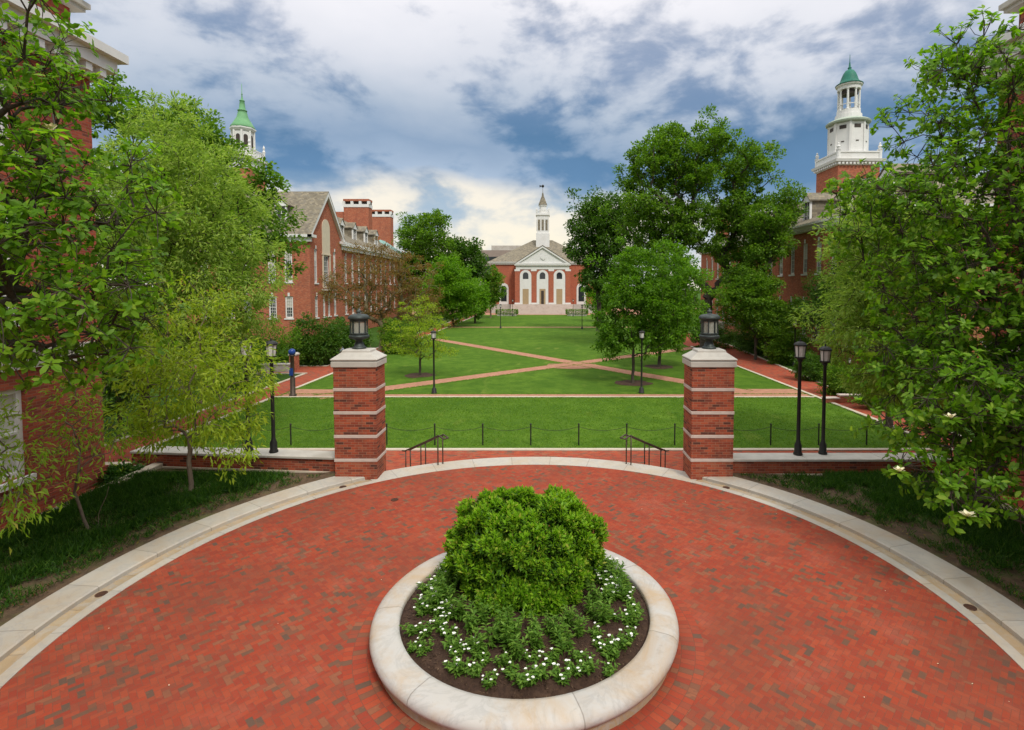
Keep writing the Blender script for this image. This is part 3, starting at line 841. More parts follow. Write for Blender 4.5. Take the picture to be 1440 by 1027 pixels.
def hip(parent, org, x0, x1, y0, y1, z, zr, axis='y', ins0=None, ins1=None, mat='slate', name='roof', over=.5):
    """hipped (or, with inset 0, gabled) roof solid with its ridge along axis"""
    x0 -= over; x1 += over; y0 -= over; y1 += over
    m = MB()
    if axis == 'y':
        xm = (x0 + x1) / 2; h = (x1 - x0) / 2
        a = (xm, y0 + (h if ins0 is None else ins0), zr); b = (xm, y1 - (h if ins1 is None else ins1), zr)
    else:
        ym = (y0 + y1) / 2; h = (y1 - y0) / 2
        a = (x0 + (h if ins0 is None else ins0), ym, zr); b = (x1 - (h if ins1 is None else ins1), ym, zr)
    c = [(x0, y0, z), (x1, y0, z), (x1, y1, z), (x0, y1, z)]
    def fc(p):
        e = Vector(p[1]) - Vector(p[0]); e.normalize(); o = Vector(p[0])
        nn = e.cross(Vector(p[2]) - o).normalized(); up = nn.cross(e)
        m.face(p, [((Vector(k) - o).dot(e), (Vector(k) - o).dot(up)) for k in p])
    if axis == 'y':
        fc([c[1], c[2], b, a]); fc([c[3], c[0], a, b]); fc([c[0], c[1], a]); fc([c[2], c[3], b])
    else:
        fc([c[0], c[1], b, a]); fc([c[2], c[3], a, b])
        if ins0 != 0: fc([c[3], c[0], a])
        if ins1 != 0: fc([c[1], c[2], b])
    if ins0 != 0 and ins1 != 0: m.face(c[::-1])
    return m.build(name, mat, parent, org=org)

def dormer(parent, org, p, u, w, h, depth, roof='slate'):
    """gabled white dormer; p = centre of the foot of its front, u = along the front, body runs inwards"""
    p = Vector(p); u = Vector((u[0], u[1], 0)); n = Vector((-u.y, u.x, 0)); Z = Vector((0, 0, 1))
    q = lambda a, d, z: tuple(p + u * a + n * d + Z * z)
    m = MB(); hw = w / 2
    for s_ in (-1, 1):
        a0, a1 = sorted((s_ * hw, s_ * (hw - .16)))
        m.hexa([q(a0, 0, 0), q(a1, 0, 0), q(a1, .22, 0), q(a0, .22, 0), q(a0, 0, h), q(a1, 0, h), q(a1, .22, h), q(a0, .22, h)])
    m.hexa([q(-hw + .16, .01, 0), q(hw - .16, .01, 0), q(hw - .16, depth, 0), q(-hw + .16, depth, 0), q(-hw + .16, .01, .15), q(hw - .16, .01, .15), q(hw - .16, depth, .15), q(-hw + .16, depth, .15)])
    m.face([q(-hw - .1, -.06, h), q(hw + .1, -.06, h), q(0, -.06, h + w * .5)])
    m.hexa([q(-hw - .1, -.1, h - .12), q(hw + .1, -.1, h - .12), q(hw + .1, .05, h - .12), q(-hw - .1, .05, h - .12), q(-hw - .1, -.1, h), q(hw + .1, -.1, h), q(hw + .1, .05, h), q(-hw - .1, .05, h)])
    m.hexa([q(-.03, .08, .15), q(.03, .08, .15), q(.03, .14, .15), q(-.03, .14, .15), q(-.03, .08, h - .12), q(.03, .08, h - .12), q(.03, .14, h - .12), q(-.03, .14, h - .12)])
    for k in (.33, .62):
        zz = .15 + (h - .27) * k
        m.hexa([q(-hw + .16, .09, zz - .02), q(hw - .16, .09, zz - .02), q(hw - .16, .13, zz - .02), q(-hw + .16, .13, zz - .02), q(-hw + .16, .09, zz + .02), q(hw - .16, .09, zz + .02), q(hw - .16, .13, zz + .02), q(-hw + .16, .13, zz + .02)])
    dm = m.build('dormer', 'white', parent, org=org)
    m = MB(); m.hexa([q(-hw + .15, .15, .12), q(hw - .15, .15, .12), q(hw - .15, .18, .12), q(-hw + .15, .18, .12), q(-hw + .15, .15, h), q(hw - .15, .15, h), q(hw - .15, .18, h), q(-hw + .15, .18, h)])
    m.build('pane', 'glass', dm, org=org)
    m = MB()
    for s_ in (-1, 1):
        a0, a1 = sorted((s_ * (hw - .02), s_ * (hw - .14)))
        m.hexa([q(a0, .22, 0), q(a1, .22, 0), q(a1, depth, 0), q(a0, depth, 0), q(a0, .22, h), q(a1, .22, h), q(a1, depth, h), q(a0, depth, h)])
    m.build('cheek', roof, dm, org=org)
    m = MB(); e = w * .5 + .12
    A = [q(-hw - .22, -.14, h - .05), q(0, -.14, h + e), q(hw + .22, -.14, h - .05)]; B = [q(-hw - .22, depth, h - .05), q(0, depth, h + e), q(hw + .22, depth, h - .05)]
    for i in (0, 1):
        m.face([A[i], A[i + 1], B[i + 1], B[i]]); m.face([tuple(Vector(k) + Z * .1) for k in (A[i], B[i], B[i + 1], A[i + 1])])
        m.face([A[i], tuple(Vector(A[i]) + Z * .1), tuple(Vector(A[i + 1]) + Z * .1), A[i + 1]])
    m.build('dormer_roof', roof, dm, org=org)
    return dm

# ---- near buildings at both edges of the picture (the right one mirrors the left one)
def near_block(sg, xf, yend, label):
    org = (xf, yend, 0)
    t = thing('brick_building', label, 'building', org)
    u = (0, 1) if sg < 0 else (0, -1)                               # seen from the plaza, left to right
    L = 19.0
    y0 = yend - L
    wx = [(L - 4.0, L - 2.2), (L - 8.4, L - 6.6), (L - 12.8, L - 11.0)]
    if sg > 0: wx = [(L - b, L - a) for a, b in wx]
    o = (xf, y0) if sg < 0 else (xf, yend)
    bw = [(a, b, .95, 3.1) for a, b in wx]; w1 = [(a, b, 4.75, 7.55) for a, b in wx]; w2 = [(a, b, 8.75, 11.0) for a, b in wx]
    m = MB()
    wall_open(m, o, u, L, .42, 11.5, bw + w1 + w2, .28)
    xb = xf + sg * 16
    m.box(min(xb, xf + sg * .5), max(xb, xf + sg * .5), y0, yend - .001, -1.2, 11.5)
    m.box(min(xf + sg * .001, xf + sg * .55), max(xf + sg * .001, xf + sg * .55), yend - .02, yend, -1.2, 11.5)
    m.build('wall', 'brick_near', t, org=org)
    m = MB(); a, b = sorted((xf - sg * .10, xf + sg * 15)); m.box(a, b, y0, yend + .10, -1.2, .32)
    a, b = sorted((xf - sg * .05, xf + sg * 15)); m.box(a, b, y0, yend + .05, .32, .42)
    m.build('plinth', 'brick_near', t, org=org)
    m = MB(); a, b = sorted((xf - sg * .09, xf + sg * 15)); m.box(a, b, y0, yend + .09, 3.55, 3.92)
    a, b = sorted((xf - sg * .14, xf + sg * 15)); m.box(a, b, y0, yend + .14, 3.922, 4.02)
    m.build('string_course', 'cap', t, org=org)
    for q in bw: window(t, org, o, u, q, 4, 4, True, False, .13, 'frost')
    for q in w1 + w2: window(t, org, o, u, q, 3, 6, True, True, .15)
    cornice(t, org, min(xf, xb), max(xf, xb), y0, yend, 12.15, .6, .62)
    m = MB(); a, b = sorted((xf + sg * .25, xb)); m.box(a, b, y0, yend - .25, 12.15, 13.05); m.build('parapet', 'brick_near', t, org=org)
    m = MB(); a, b = sorted((xf + sg * .02, xb)); m.box(a, b, y0, yend - .02, 13.05, 13.16); a, b = sorted((xf - sg * .06, xb)); m.box(a, b, y0, yend + .06, 13.162, 13.3)
    m.build('coping', 'cap', t, org=org)
    return t
near_block(-1, -12.27, 14.85, 'red brick building at the left edge, white windows and a stone band above its basement')
near_block(1, 12.95, 14.9, 'red brick building at the right edge behind the flowering magnolia')

# ---- cupolas -------------------------------------------------------------
def ring_cols(m, c, r, n, rad, z0, z1, a0=0.0):
    for i in range(n):
        a = a0 + 2 * math.pi * i / n
        m.lathe([(rad * 1.35, z0), (rad * 1.35, z0 + .12), (rad, z0 + .16), (rad * .88, z1 - .2), (rad * 1.3, z1 - .12), (rad * 1.3, z1)], (c[0] + r * math.cos(a), c[1] + r * math.sin(a), 0), 8)

# ---- hall on the left with a steep gable and a light green cupola --------------------------------------------------
XL = -27.5
org = (XL, 67.3, ZL)
LM = thing('brick_hall', 'red brick hall at left with a steep gable, slate roof and light green cupola', 'building', org)
yg0, yg1 = 62.4, 72.2; ze = 11.7; zap = DZ(274, 67.3)
m = MB()
wside = [(XL - k, XL - k + .95) for k in (3.05, 5.0, 8.0, 10.0, 13.0)]
ux = lambda a: a - (-46.0)
ops = []
for a, b in wside: ops += [(ux(a), ux(b), 6.2, 10.1), (ux(a), ux(b), 1.9, 4.5)]
wall_open(m, (-46, yg0), (1, 0), -27.5 + 46, ZL, ze, ops, .2)
gops = [(1.2, 2.1, 6.1, 10.2), (6.9, 7.8, 6.1, 10.2), (1.2, 2.1, 1.9, 4.5), (3.5, 4.3, 1.9, 4.5), (5.0, 5.8, 1.9, 4.5), (6.9, 7.8, 1.9, 4.5), (3.75, 5.55, 5.6, 9.6)]
gl = yg1 - yg0
wall_open(m, (XL, yg0), (0, 1), gl, ZL, ze, gops, .2)
m.face([(XL, yg0, ze), (XL, yg1, ze), (XL, (yg0 + yg1) / 2, zap)])
m.face([(XL, yg1, ZL), (-28.8, yg1, ZL), (-28.8, yg1, ze), (XL, yg1, ze)])
mops = []
for k in range(11):
    a = 1.6 + 2.75 * k
    mops += [(a, a + 1.0, 6.2, 10.1), (a, a + 1.0, 1.7, 4.6)]
wall_open(m, (-28.8, yg1), (0, 1), 31.8, ZL, ze, mops, .2)
m.box(-46, -29.1, yg0 + .25, 104, ZL, ze - .01)
m.box(-46, -27.8, yg0 + .25, yg1 - .01, ZL, ze - .01)
m.face([(-28.8, 104, ZL), (-46, 104, ZL), (-46, 104, ze), (-28.8, 104, ze)])
m.build('wall', 'brick', LM, org=org)
for q in ops: window(LM, org, (-46, yg0), (1, 0), q, 3, 6, fw=.17)
for q in gops[:6]: window(LM, org, (XL, yg0), (0, 1), q, 3, 6, fw=.17)
window(LM, org, (XL, yg0), (0, 1), gops[6], 4, 6, fw=.14, lintel='cream')
for q in mops: window(LM, org, (-28.8, yg1), (0, 1), q, 3, 6, fw=.17)
# arched cream panel over the great window, balcony under it
m = MB(); yc = yg0 + 4.65
arcp = [(yc - 1.15, 9.65), (yc + 1.15, 9.65), (yc + 1.15, 13.0)] + [(yc + 1.15 * math.cos(a), 13.0 + 1.15 * math.sin(a)) for a in [math.pi * k / 12 for k in range(1, 12)]] + [(yc - 1.15, 13.0)]
m.face([(XL + .07, a, b) for a, b in arcp])
n_ = len(arcp)
for i in range(n_):
    a, b = arcp[i], arcp[(i + 1) % n_]; m.face([(XL - .02, *a), (XL - .02, *b), (XL + .07, *b), (XL + .07, *a)])
m.box(XL - .02, XL + .12, yc - 1.3, yc + 1.3, 9.62, 9.8)
m.box(XL - .02, XL + .10, yc - 1.2, yc - .92, 5.5, 9.6); m.box(XL - .02, XL + .10, yc + .92, yc + 1.2, 5.5, 9.6)
m.build('arched_panel', 'cream', LM, org=org)
m = MB(); m.box(XL, XL + .8, yc - 1.5, yc + 1.5, 5.15, 5.35)
m.build('balcony', 'cap', LM, org=org)
m = MB()
for y_ in np.linspace(yc - 1.45, yc + 1.45, 15): m.box(XL + .72, XL + .75, y_ - .015, y_ + .015, 5.35, 6.25)
m.box(XL + .7, XL + .77, yc - 1.5, yc + 1.5, 6.2, 6.28)
m.build('balcony_railing', 'iron', LM, org=org)
# eaves, verge and roofs
m = MB(); m.box(-46, XL + .55, yg0 - .6, yg0 + .02, ze - .25, ze + .08); m.box(-46, XL + .3, yg0 - .3, yg0 + .03, ze - .75, ze - .252)
m.box(XL + .02, XL + .56, yg0 - .6, yg0 + .7, ze - .252, ze + .081); m.box(XL + .02, XL + .56, yg1 - .7, yg1 + .5, ze - .252, ze + .081)
m.box(-28.82, -28.15, yg1 + .5, 104.5, ze - .25, ze + .3); m.box(-28.82, -28.4, yg1 + .5, 104.2, ze - .8, ze - .252)
m.build('cornice', 'white', LM, org=org)
ym = (yg0 + yg1) / 2
m = MB()
for ya, sg in ((yg0 - .6, 1), (yg1 + .5, -1)):
    p0, p1 = (XL + .38, ya, ze - .02), (XL + .38, ym, zap + .35)
    m.face([p0, p1, (XL + .38, ym, zap - .25), (XL + .38, ya + sg * .55, ze - .02)])
    m.face([(XL - .02, ya + sg * .55, ze - .02), (XL - .02, ym, zap - .25), (XL + .38, ym, zap - .25), (XL + .38, ya + sg * .55, ze - .02)])
m.build('verge', 'white', LM, org=org)
hip(LM, org, -46, XL, yg0 - .1, yg1, ze + .085, zap + .4, 'x', 0, 0, over=.42)
hip(LM, org, -45, -28.8, yg1 - 2, 104, ze + .31, 18.2, 'y', 0, None, over=.6)
dp = DP(399, 315, 64.2)
dormer(LM, org, (dp.x, 63.6, ze + 1.2), (1, 0), 1.3, 2.5, 3.0)
for px_, Y in ((493, 83.2), (508, 88.5), (480, 78.0), (521, 93.8)):
    dormer(LM, org, (-29.6, Y, ze + .8), (0, 1), 1.5, 2.3, 4)
# end chimneys with white bands
def chimney(parent, org, x0, x1, y0, y1, z0, z1, holes=3, mat='brick', band=True):
    m = MB(); m.box(x0, x1, y0, y1, z0, z1 - 1.5)
    c = m.build('chimney', mat, parent, org=org)
    if not band: return c
    m = MB(); m.box(x0 - .08, x1 + .08, y0 - .08, y1 + .08, z1 - 1.5, z1 - .95)
    w = (x1 - x0) / holes
    for k in range(holes + 1):
        xx = x0 + w * k; m.box(xx - .24, xx + .24, y0 - .05, y0 + .45, z1 - .95, z1 - .38)
    m.build('chimney_band', 'white', c, org=org)
    m = MB(); m.box(x0 + .02, x1 - .02, y0 + .5, y1, z1 - .952, z1 - .382); m.build('flue', 'doorway', c, org=org)
    m = MB(); m.box(x0 - .06, x1 + .06, y0 - .06, y1 + .06, z1 - .38, z1); m.build('chimney_cap', mat, c, org=org)
    return c
a = DP(483, 280, 98); b = DP(518, 280, 98)
chimney(LM, org, a.x, b.x, 98, 100, 11, a.z)
c_ = DP(469, 287, 99); chimney(LM, org, c_.x, a.x - .01, 98.6, 100, 11, c_.z, band=False)
a = DP(519, 295, 112); b = DP(549, 295, 112)
chimney(LM, org, a.x, b.x, 112, 114, ZL, a.z)
m = MB(); m.box(-46, -29.6, 104.01, 118, ZL, 11.6); m.build('annex', 'brick', LM, org=org)
cornice(LM, org, -46, -29.6, 104.7, 118, 12.1, .4, .4)
hip(LM, org, -36.5, -29.4, 104.4, 112, 12.12, 15.2, 'y', 2.5, 2.5, 'copper_pale', 'copper_roof', over=.4)
# cupola
tx, ty = DP(343, 240, 70).x, 70.0
z_ = lambda y_: DZ(y_, ty)
m = MB(); m.box(tx - 1.84, tx + 1.84, ty - 1.84, ty + 1.84, ZL, z_(241)); m.build('tower', 'brick', LM, org=org)
m = MB()
m.rects([(1.88, 1.88, z_(241)), (1.88, 1.88, z_(229)), (2.2, 2.2, z_(227)), (2.2, 2.2, z_(224)), (2.0, 2.0, z_(223.9))], (tx, ty))
for k in range(4):
    a = k * math.pi / 2
    for s_ in np.linspace(-1.68, 1.68, 9):
        px_, py_ = tx + math.cos(a) * 1.76 - math.sin(a) * s_, ty + math.sin(a) * 1.76 + math.cos(a) * s_
        m.box(px_ - .06, px_ + .06, py_ - .06, py_ + .06, z_(224), z_(214))
    c0 = (tx + math.cos(a) * 1.76, ty + math.sin(a) * 1.76); m.obox(c0, (-math.sin(a), math.cos(a)), 1.84, .08, z_(214), z_(212.5))
for sx in (-1.76, 1.76):
    for sy in (-1.76, 1.76): m.lathe([(0.160, z_(224)), (0.160, z_(211)), (0.224, z_(210)), (0.096, z_(207)), (0.160, z_(204)), (0.016, z_(200))], (tx + sx, ty + sy, 0), 8)
m.build('balustrade', 'white', LM, org=org)
m = MB(); m.lathe([(1.400, z_(224)), (1.400, z_(216)), (1.240, z_(215.9)), (1.240, z_(186)), (1.400, z_(185.5)), (1.560, z_(183)), (1.560, z_(181.5))], (tx, ty, 0), 8, a0=R(22.5))
for i in range(8):
    a = R(45) * i + R(22.5); m.lathe([(0.128, z_(215)), (0.128, z_(186))], (tx + 1.3 * math.cos(a), ty + 1.3 * math.sin(a), 0), 8)
dr = m.build('belfry', 'white', LM, org=org)
m = MB()
for i in range(8):
    a = R(45) * i; r_ = 1.17
    ux_, uy_ = -math.sin(a), math.cos(a); c0 = (tx + r_ * math.cos(a), ty + r_ * math.sin(a))
    pts = [(-.26, z_(209)), (0.256, z_(209)), (0.256, z_(194))] + [(.26 * math.cos(t), z_(194) + .26 * math.sin(t)) for t in [math.pi * k / 6 for k in range(1, 6)]] + [(-.26, z_(194))]
    m.face([(c0[0] + ux_ * p, c0[1] + uy_ * p, q) for p, q in pts]); m.face([(c0[0] + ux_ * p - math.cos(a) * .3, c0[1] + uy_ * p - math.sin(a) * .3, q) for p, q in pts])
m.build('louvre', 'doorway', dr, org=org)
m = MB(); m.lathe([(1.456, z_(181.5)), (1.456, z_(179.5)), (1.240, z_(176)), (0.976, z_(171)), (0.704, z_(166)), (0.576, z_(160)), (0.496, z_(157)), (0.576, z_(156.5)), (0.576, z_(155.5)), (0.400, z_(155)), (0.336, z_(148)), (0.272, z_(143)), (0.320, z_(142.5)), (0.320, z_(141.5)), (0.160, z_(141)), (0.096, z_(137)), (0.056, z_(134)), (0.112, z_(133)), (0.040, z_(131.5)), (0.032, z_(118))], (tx, ty, 0), 16)
m.build('dome', 'copper', LM, smooth=True, org=org)

# ---- hall on the right with the white octagonal lantern -------------------------------------------------------------
XR = 26.3
org = (XR, 60, ZL)
RM = thing('brick_hall', 'red brick hall at right with a white columned lantern under a dark green dome', 'building', org)
y0, y1 = 40.0, 88.0; ze = 11.2
ops = []
yw = [58.2 - 2.67 * k for k in range(-10, 7)]
L = y1 - y0
for yy in yw:
    a = y1 - yy - .5
    ops += [(a, a + 1.0, 6.9, 9.9), (a, a + 1.0, .95, 4.2)]
m = MB(); wall_open(m, (XR, y1), (0, -1), L, ZL, ze, ops, .2)
m.box(XR + .3, XR + 17, y0 + .01, y1 - .01, ZL, ze - .01)
m.face([(XR, y0, ZL), (XR + 17, y0, ZL), (XR + 17, y0, ze), (XR, y0, ze)])
m.build('wall', 'brick', RM, org=org)
for q in ops: window(RM, org, (XR, y1), (0, -1), q, 3, 8 if q[2] < 4 else 6, fw=.17)
m = MB(); m.box(XR - .07, XR + .02, y0 - .05, y1, .35, .60); m.build('water_table', 'band', RM, org=org)
cornice(RM, org, XR, XR + 17, y0, y1, 11.75, .5, .6)
hip(RM, org, XR, XR + 17, y0, y1, 11.76, 16.3, 'y', None, None, over=.55)
for yy in (41.9, 47.5, 54.6, 61.5, 68.5):
    dormer(RM, org, (XR + .9, yy, 12.05), (0, -1), 1.4, 2.3, 3.4)
tx, ty = DP(1191, 240, 62).x, 62.0
z_ = lambda y_: DZ(y_, ty)
m = MB(); m.box(tx - 2.35, tx + 2.35, ty - 2.35, ty + 2.35, 11, z_(239)); m.build('tower', 'brick', RM, org=org)
m = MB()
m.rects([(2.38, 2.38, z_(239)), (2.5, 2.5, z_(235)), (2.72, 2.72, z_(234.5)), (2.8, 2.8, z_(231)), (2.42, 2.42, z_(230.9)), (2.42, 2.42, z_(222)), (2.5, 2.5, z_(221.9)), (2.5, 2.5, z_(220))], (tx, ty))
for k in np.arange(-2.35, 2.4, .42):
    m.box(tx + k - .12, tx + k + .12, ty - 2.66, ty - 2.42, z_(238), z_(235.2)); m.box(tx - 2.66, tx - 2.42, ty + k - .12, ty + k + .12, z_(238), z_(235.2))
for sx in (-2.32, 2.32):
    for sy in (-2.32, 2.32): m.lathe([(.22, z_(231)), (.22, z_(219)), (.28, z_(218.5)), (.28, z_(217.5)), (.11, z_(217)), (.22, z_(213.5)), (.08, z_(211)), (.13, z_(210)), (.02, z_(208))], (tx + sx, ty + sy, 0), 10)
m.build('balustrade', 'white', RM, org=org)
m = MB()
a8 = R(22.5)
m.lathe([(2.05, z_(231)), (2.05, z_(178)), (1.95, z_(177.9)), (1.95, z_(176))], (tx, ty, 0), 8, a0=a8)
for i in range(8):
    a = a8 + R(45) * i; m.obox((tx + 2.0 * math.cos(a), ty + 2.0 * math.sin(a)), (math.cos(a), math.sin(a)), .09, .11, z_(222), z_(177))
dr = m.build('drum', 'white', RM, org=org)
m = MB()
for i in range(8):
    a = R(45) * i; c0 = (tx + 1.895 * math.cos(a), ty + 1.895 * math.sin(a)); m.obox(c0, (-math.sin(a), math.cos(a)), .36, .03, z_(186), z_(181))
    m.obox(c0, (-math.sin(a), math.cos(a)), .16, .03, z_(204.5), z_(203))
m.build('vent', 'doorway', dr, org=org)
m = MB(); m.lathe([(1.95, z_(177)), (2.3, z_(176)), (2.35, z_(174)), (2.2, z_(172.5)), (1.75, z_(170)), (1.45, z_(169))], (tx, ty, 0), 24); m.build('ledge', 'patina', RM, org=org)
m = MB(); m.lathe([(1.42, z_(170)), (1.38, z_(163)), (1.24, z_(162.5)), (1.22, z_(157)), (1.0, z_(156.9))], (tx, ty, 0), 24)
ring_cols(m, (tx, ty), 1.06, 8, .125, z_(157), z_(127.5), R(10))
for i in range(8):
    a = R(10) + R(45) * i + R(22.5); c0 = (tx + 1.06 * math.cos(a), ty + 1.06 * math.sin(a))
    m.obox(c0, (-math.sin(a), math.cos(a)), .36, .04, z_(149.5), z_(148.5))
m.lathe([(.95, z_(128)), (1.22, z_(127.9)), (1.24, z_(123)), (1.38, z_(122.5)), (1.4, z_(121)), (.9, z_(120.9))], (tx, ty, 0), 24)
m.build('lantern', 'white', RM, org=org)
m = MB(); m.lathe([(.93, z_(134)), (.93, z_(126.0)), (.1, z_(125.8))], (tx, ty, 0), 16); m.build('lantern_ceiling', 'doorway', RM, org=org)
m = MB(); m.lathe([(1.45, z_(121)), (1.45, z_(119.8)), (1.1, z_(117.2)), (.95, z_(114)), (.82, z_(109)), (.66, z_(104)), (.45, z_(100)), (.2, z_(98.5)), (.17, z_(97)), (.22, z_(96)), (.12, z_(94.5)), (.08, z_(90)), (.04, z_(87)), (.025, z_(77))], (tx, ty, 0), 16)
m.build('dome', 'copper_dark', RM, smooth=True, org=org)
a = DP(1013, 288, 86); b = DP(1027, 288, 86)
m = MB(); m.box(a.x, b.x, 86, 88, 11.5, a.z - .45); cm = m.build('chimney', 'brick', RM, org=org)
m = MB(); m.box(a.x - .1, b.x + .1, 85.9, 88.1, a.z - .45, a.z); m.build('chimney_cap', 'band', cm, org=org)
# entrance stoop with pale cheek walls
m = MB()
for k in range(7): m.box(XR - .4 * (7 - k) - .02, XR - .02, 76.5, 79.5, ZL + .18 * k, ZL + .18 * (k + 1))
m.box(XR - 3.2, XR - .02, 76.1, 76.5, ZL, .45); m.box(XR - 3.2, XR - .02, 79.5, 79.9, ZL, .45)
m.build('stoop', 'cap', RM, org=org)

# ---- far hall with portico and white cupola ----------------------------------------------------------------------------
YF = 136.0
fx = DP(763, 400, YF).x
org = (fx, YF, ZL)
FH = thing('columned_hall', 'red brick hall at the end of the lawns with white pediment portico and slim cupola', 'building', org)
zf = lambda y_: DZ(y_, YF); xf_ = lambda px_: DP(px_, 400, YF).x
yb = YF + 3.2
zb = lambda y_: DZ(y_, yb); xb_ = lambda px_: DP(px_, 400, yb).x
hw = xf_(763) - xf_(725.5)
zbase = zf(428)
bx0, bx1 = xb_(690), xb_(836)
m = MB(); m.box(bx0, bx1, yb, yb + 22, ZL, zb(370))
m.box(fx - hw + .25, fx + hw - .25, YF, yb + .5, ZL, zf(379))
m.build('wall', 'brick_far', FH, org=org)
m = MB(); m.box(bx0 - .12, bx1 + .12, yb - .12, yb + 22.1, ZL, zb(428)); m.box(fx - hw, fx + hw, YF - .15, yb, ZL, zbase)
m.build('plinth', 'cap', FH, org=org)
m = MB()
for k in range(10): m.box(fx - hw - 1.2, fx + hw + 1.2, YF - .16 - .38 * (10 - k), YF - .15, ZL + .0, ZL + (zbase - ZL) * (k + 1) / 10 - .01 * (k == 9))
m.build('stair', 'band', FH, org=org)
cornice(FH, org, bx0, bx1, yb, yb + 22, zb(368.5), .5, .6)
m = MB(); m.box(fx - hw, fx + hw, YF - .12, yb + .3, zf(379), zf(373.5)); m.box(fx - hw - .35, fx + hw + .35, YF - .5, yb + .3, zf(373.5), zf(371.8)); m.build('entablature', 'white', FH, org=org)
m = MB(); z0, z1 = zf(371.8), zf(346.5)
tri = lambda y_, s_, dz: [(fx - (hw + .4) * s_, y_, z0 + dz), (fx + (hw + .4) * s_, y_, z0 + dz), (fx, y_, z0 + (z1 - z0) * s_ + dz)]
A, B = tri(YF - .2, .93, .05), tri(yb + 6, .93, .05); m.loft([A, B])
O, I = tri(YF - .55, 1, 0), tri(YF - .55, .84, .32); O2, I2 = tri(YF - .1, 1, 0), tri(YF - .1, .84, .32)
for i in range(3):
    j = (i + 1) % 3
    m.face([O[i], O[j], I[j], I[i]]); m.face([O[i], O2[i], O2[j], O[j]]); m.face([I[i], I[j], I2[j], I2[i]])
m.lathe([(.75, 0), (.75, .12), (.5, .14)], (0, 0, 0), 12)
nv = 12 * 3
for k in range(len(m.v) - nv, len(m.v)):
    x, y, z = m.v[k]; m.v[k] = (fx + x, YF - .22 - z, z0 + 1.75 + y)
m.build('pediment', 'white', FH, org=org)
m = MB(); q = [(fx - hw - .4, YF - .56, z0 + .05), (fx, YF - .56, z1 + .12), (fx + hw + .4, YF - .56, z0 + .05)]; p2 = [(a[0], yb + 8, a[2]) for a in q]
for i in (0, 1):
    m.face([q[i], q[i + 1], p2[i + 1], p2[i]]); m.face([tuple(Vector(k) + Vector((0, 0, .16))) for k in (q[i], p2[i], p2[i + 1], q[i + 1])]); m.face([q[i], tuple(Vector(q[i]) + Vector((0, 0, .16))), tuple(Vector(q[i + 1]) + Vector((0, 0, .16))), q[i + 1]])
m.build('portico_roof', 'slate', FH, org=org)
# pilasters and the three arched bays
for px_ in (727.5, 750.7, 775.2, 798.8):
    c0 = xf_(px_)
    m = MB(); m.box(c0 - .62, c0 + .62, YF - .10, YF + .02, zbase + .4, zf(381.5)); pil = m.build('pilaster', 'brick_far', FH, org=org)
    m = MB(); m.box(c0 - .72, c0 + .72, YF - .14, YF + .02, zf(381.5), zf(379.01)); m.build('capital', 'white', pil, org=org)
    m = MB(); m.box(c0 - .72, c0 + .72, YF - .14, YF + .02, zbase, zbase + .4); m.build('base', 'white', pil, org=org)
def arch_poly(c0, hw_, z0, zs, n=10): return [(c0 - hw_, z0), (c0 + hw_, z0)] + [(c0 + hw_ * math.cos(math.pi * k / n), zs + hw_ * math.sin(math.pi * k / n)) for k in range(n + 1)]
def slab(m, poly, y0, y1):
    m.face([(x, y0, z) for x, z in poly]); k = len(poly)
    for i in range(k):
        a, b = poly[i], poly[(i + 1) % k]; m.face([(a[0], y0, a[1]), (b[0], y0, b[1]), (b[0], y1, b[1]), (a[0], y1, a[1])])
for i, px_ in enumerate((739.2, 762.9, 786.6)):
    c0 = xf_(px_)
    m = MB(); slab(m, arch_poly(c0, 1.5, zbase, zf(388)), YF - .07, YF + .02); bay = m.build('arched_bay', 'white', FH, org=org)
    m = MB(); slab(m, arch_poly(c0, .72, zf(392.5), zf(387)), YF - .09, YF - .06); m.build('fanlight', 'glass', bay, org=org)
    m = MB(); slab(m, [(c0 - .78, zbase), (c0 + .78, zbase), (c0 + .78, zf(406.5)), (c0 - .78, zf(406.5))], YF - .10, YF - .06); m.build('door', 'panel', bay, org=org)
    if i == 1:
        m = MB(); slab(m, [(c0 - .35, zbase), (c0 + .35, zbase), (c0 + .35, zf(409)), (c0 - .35, zf(409))], YF - .12, YF - .09); m.build('open_doorway', 'doorway', bay, org=org)
for px_ in (708.5, 817.5):
    c0 = xb_(px_); m = MB(); slab(m, arch_poly(c0, 1.25, zb(428), zb(405)), yb - .08, yb + .02); w = m.build('arched_window', 'white', FH, org=org)
    m = MB(); slab(m, arch_poly(c0, .75, zb(424), zb(406)), yb - .11, yb - .07); m.build('pane', 'glass', w, org=org)
hip(FH, org, bx0, bx1, yb, yb + 22, zb(368.4), DZ(338, yb + 11), 'y' if bx1 - bx0 < 22 else 'x', None, None, over=.6)
ty = yb + 9; tx = fx
z_ = lambda y_: DZ(y_, ty)
pxm = ty / F
m = MB(); m.rects([(9.3 * pxm, 9.3 * pxm, z_(352)), (9.3 * pxm, 9.3 * pxm, z_(329)), (8.4 * pxm, 8.4 * pxm, z_(328.5)), (8.4 * pxm, 8.4 * pxm, z_(305)), (9.6 * pxm, 9.6 * pxm, z_(304)), (9.6 * pxm, 9.6 * pxm, z_(301.5)), (7 * pxm, 7 * pxm, z_(301))], (tx, ty))
m.lathe([(5 * pxm, z_(301.5)), (5 * pxm, z_(290.5)), (6.2 * pxm, z_(290)), (6.2 * pxm, z_(288.8))], (tx, ty, 0), 8, a0=a8)
for sx in (-1, 1):
    for sy in (-1, 1): m.lathe([(.22, z_(301.5)), (.22, z_(296)), (.05, z_(293))], (tx + sx * 8.3 * pxm, ty + sy * 8.3 * pxm, 0), 6)
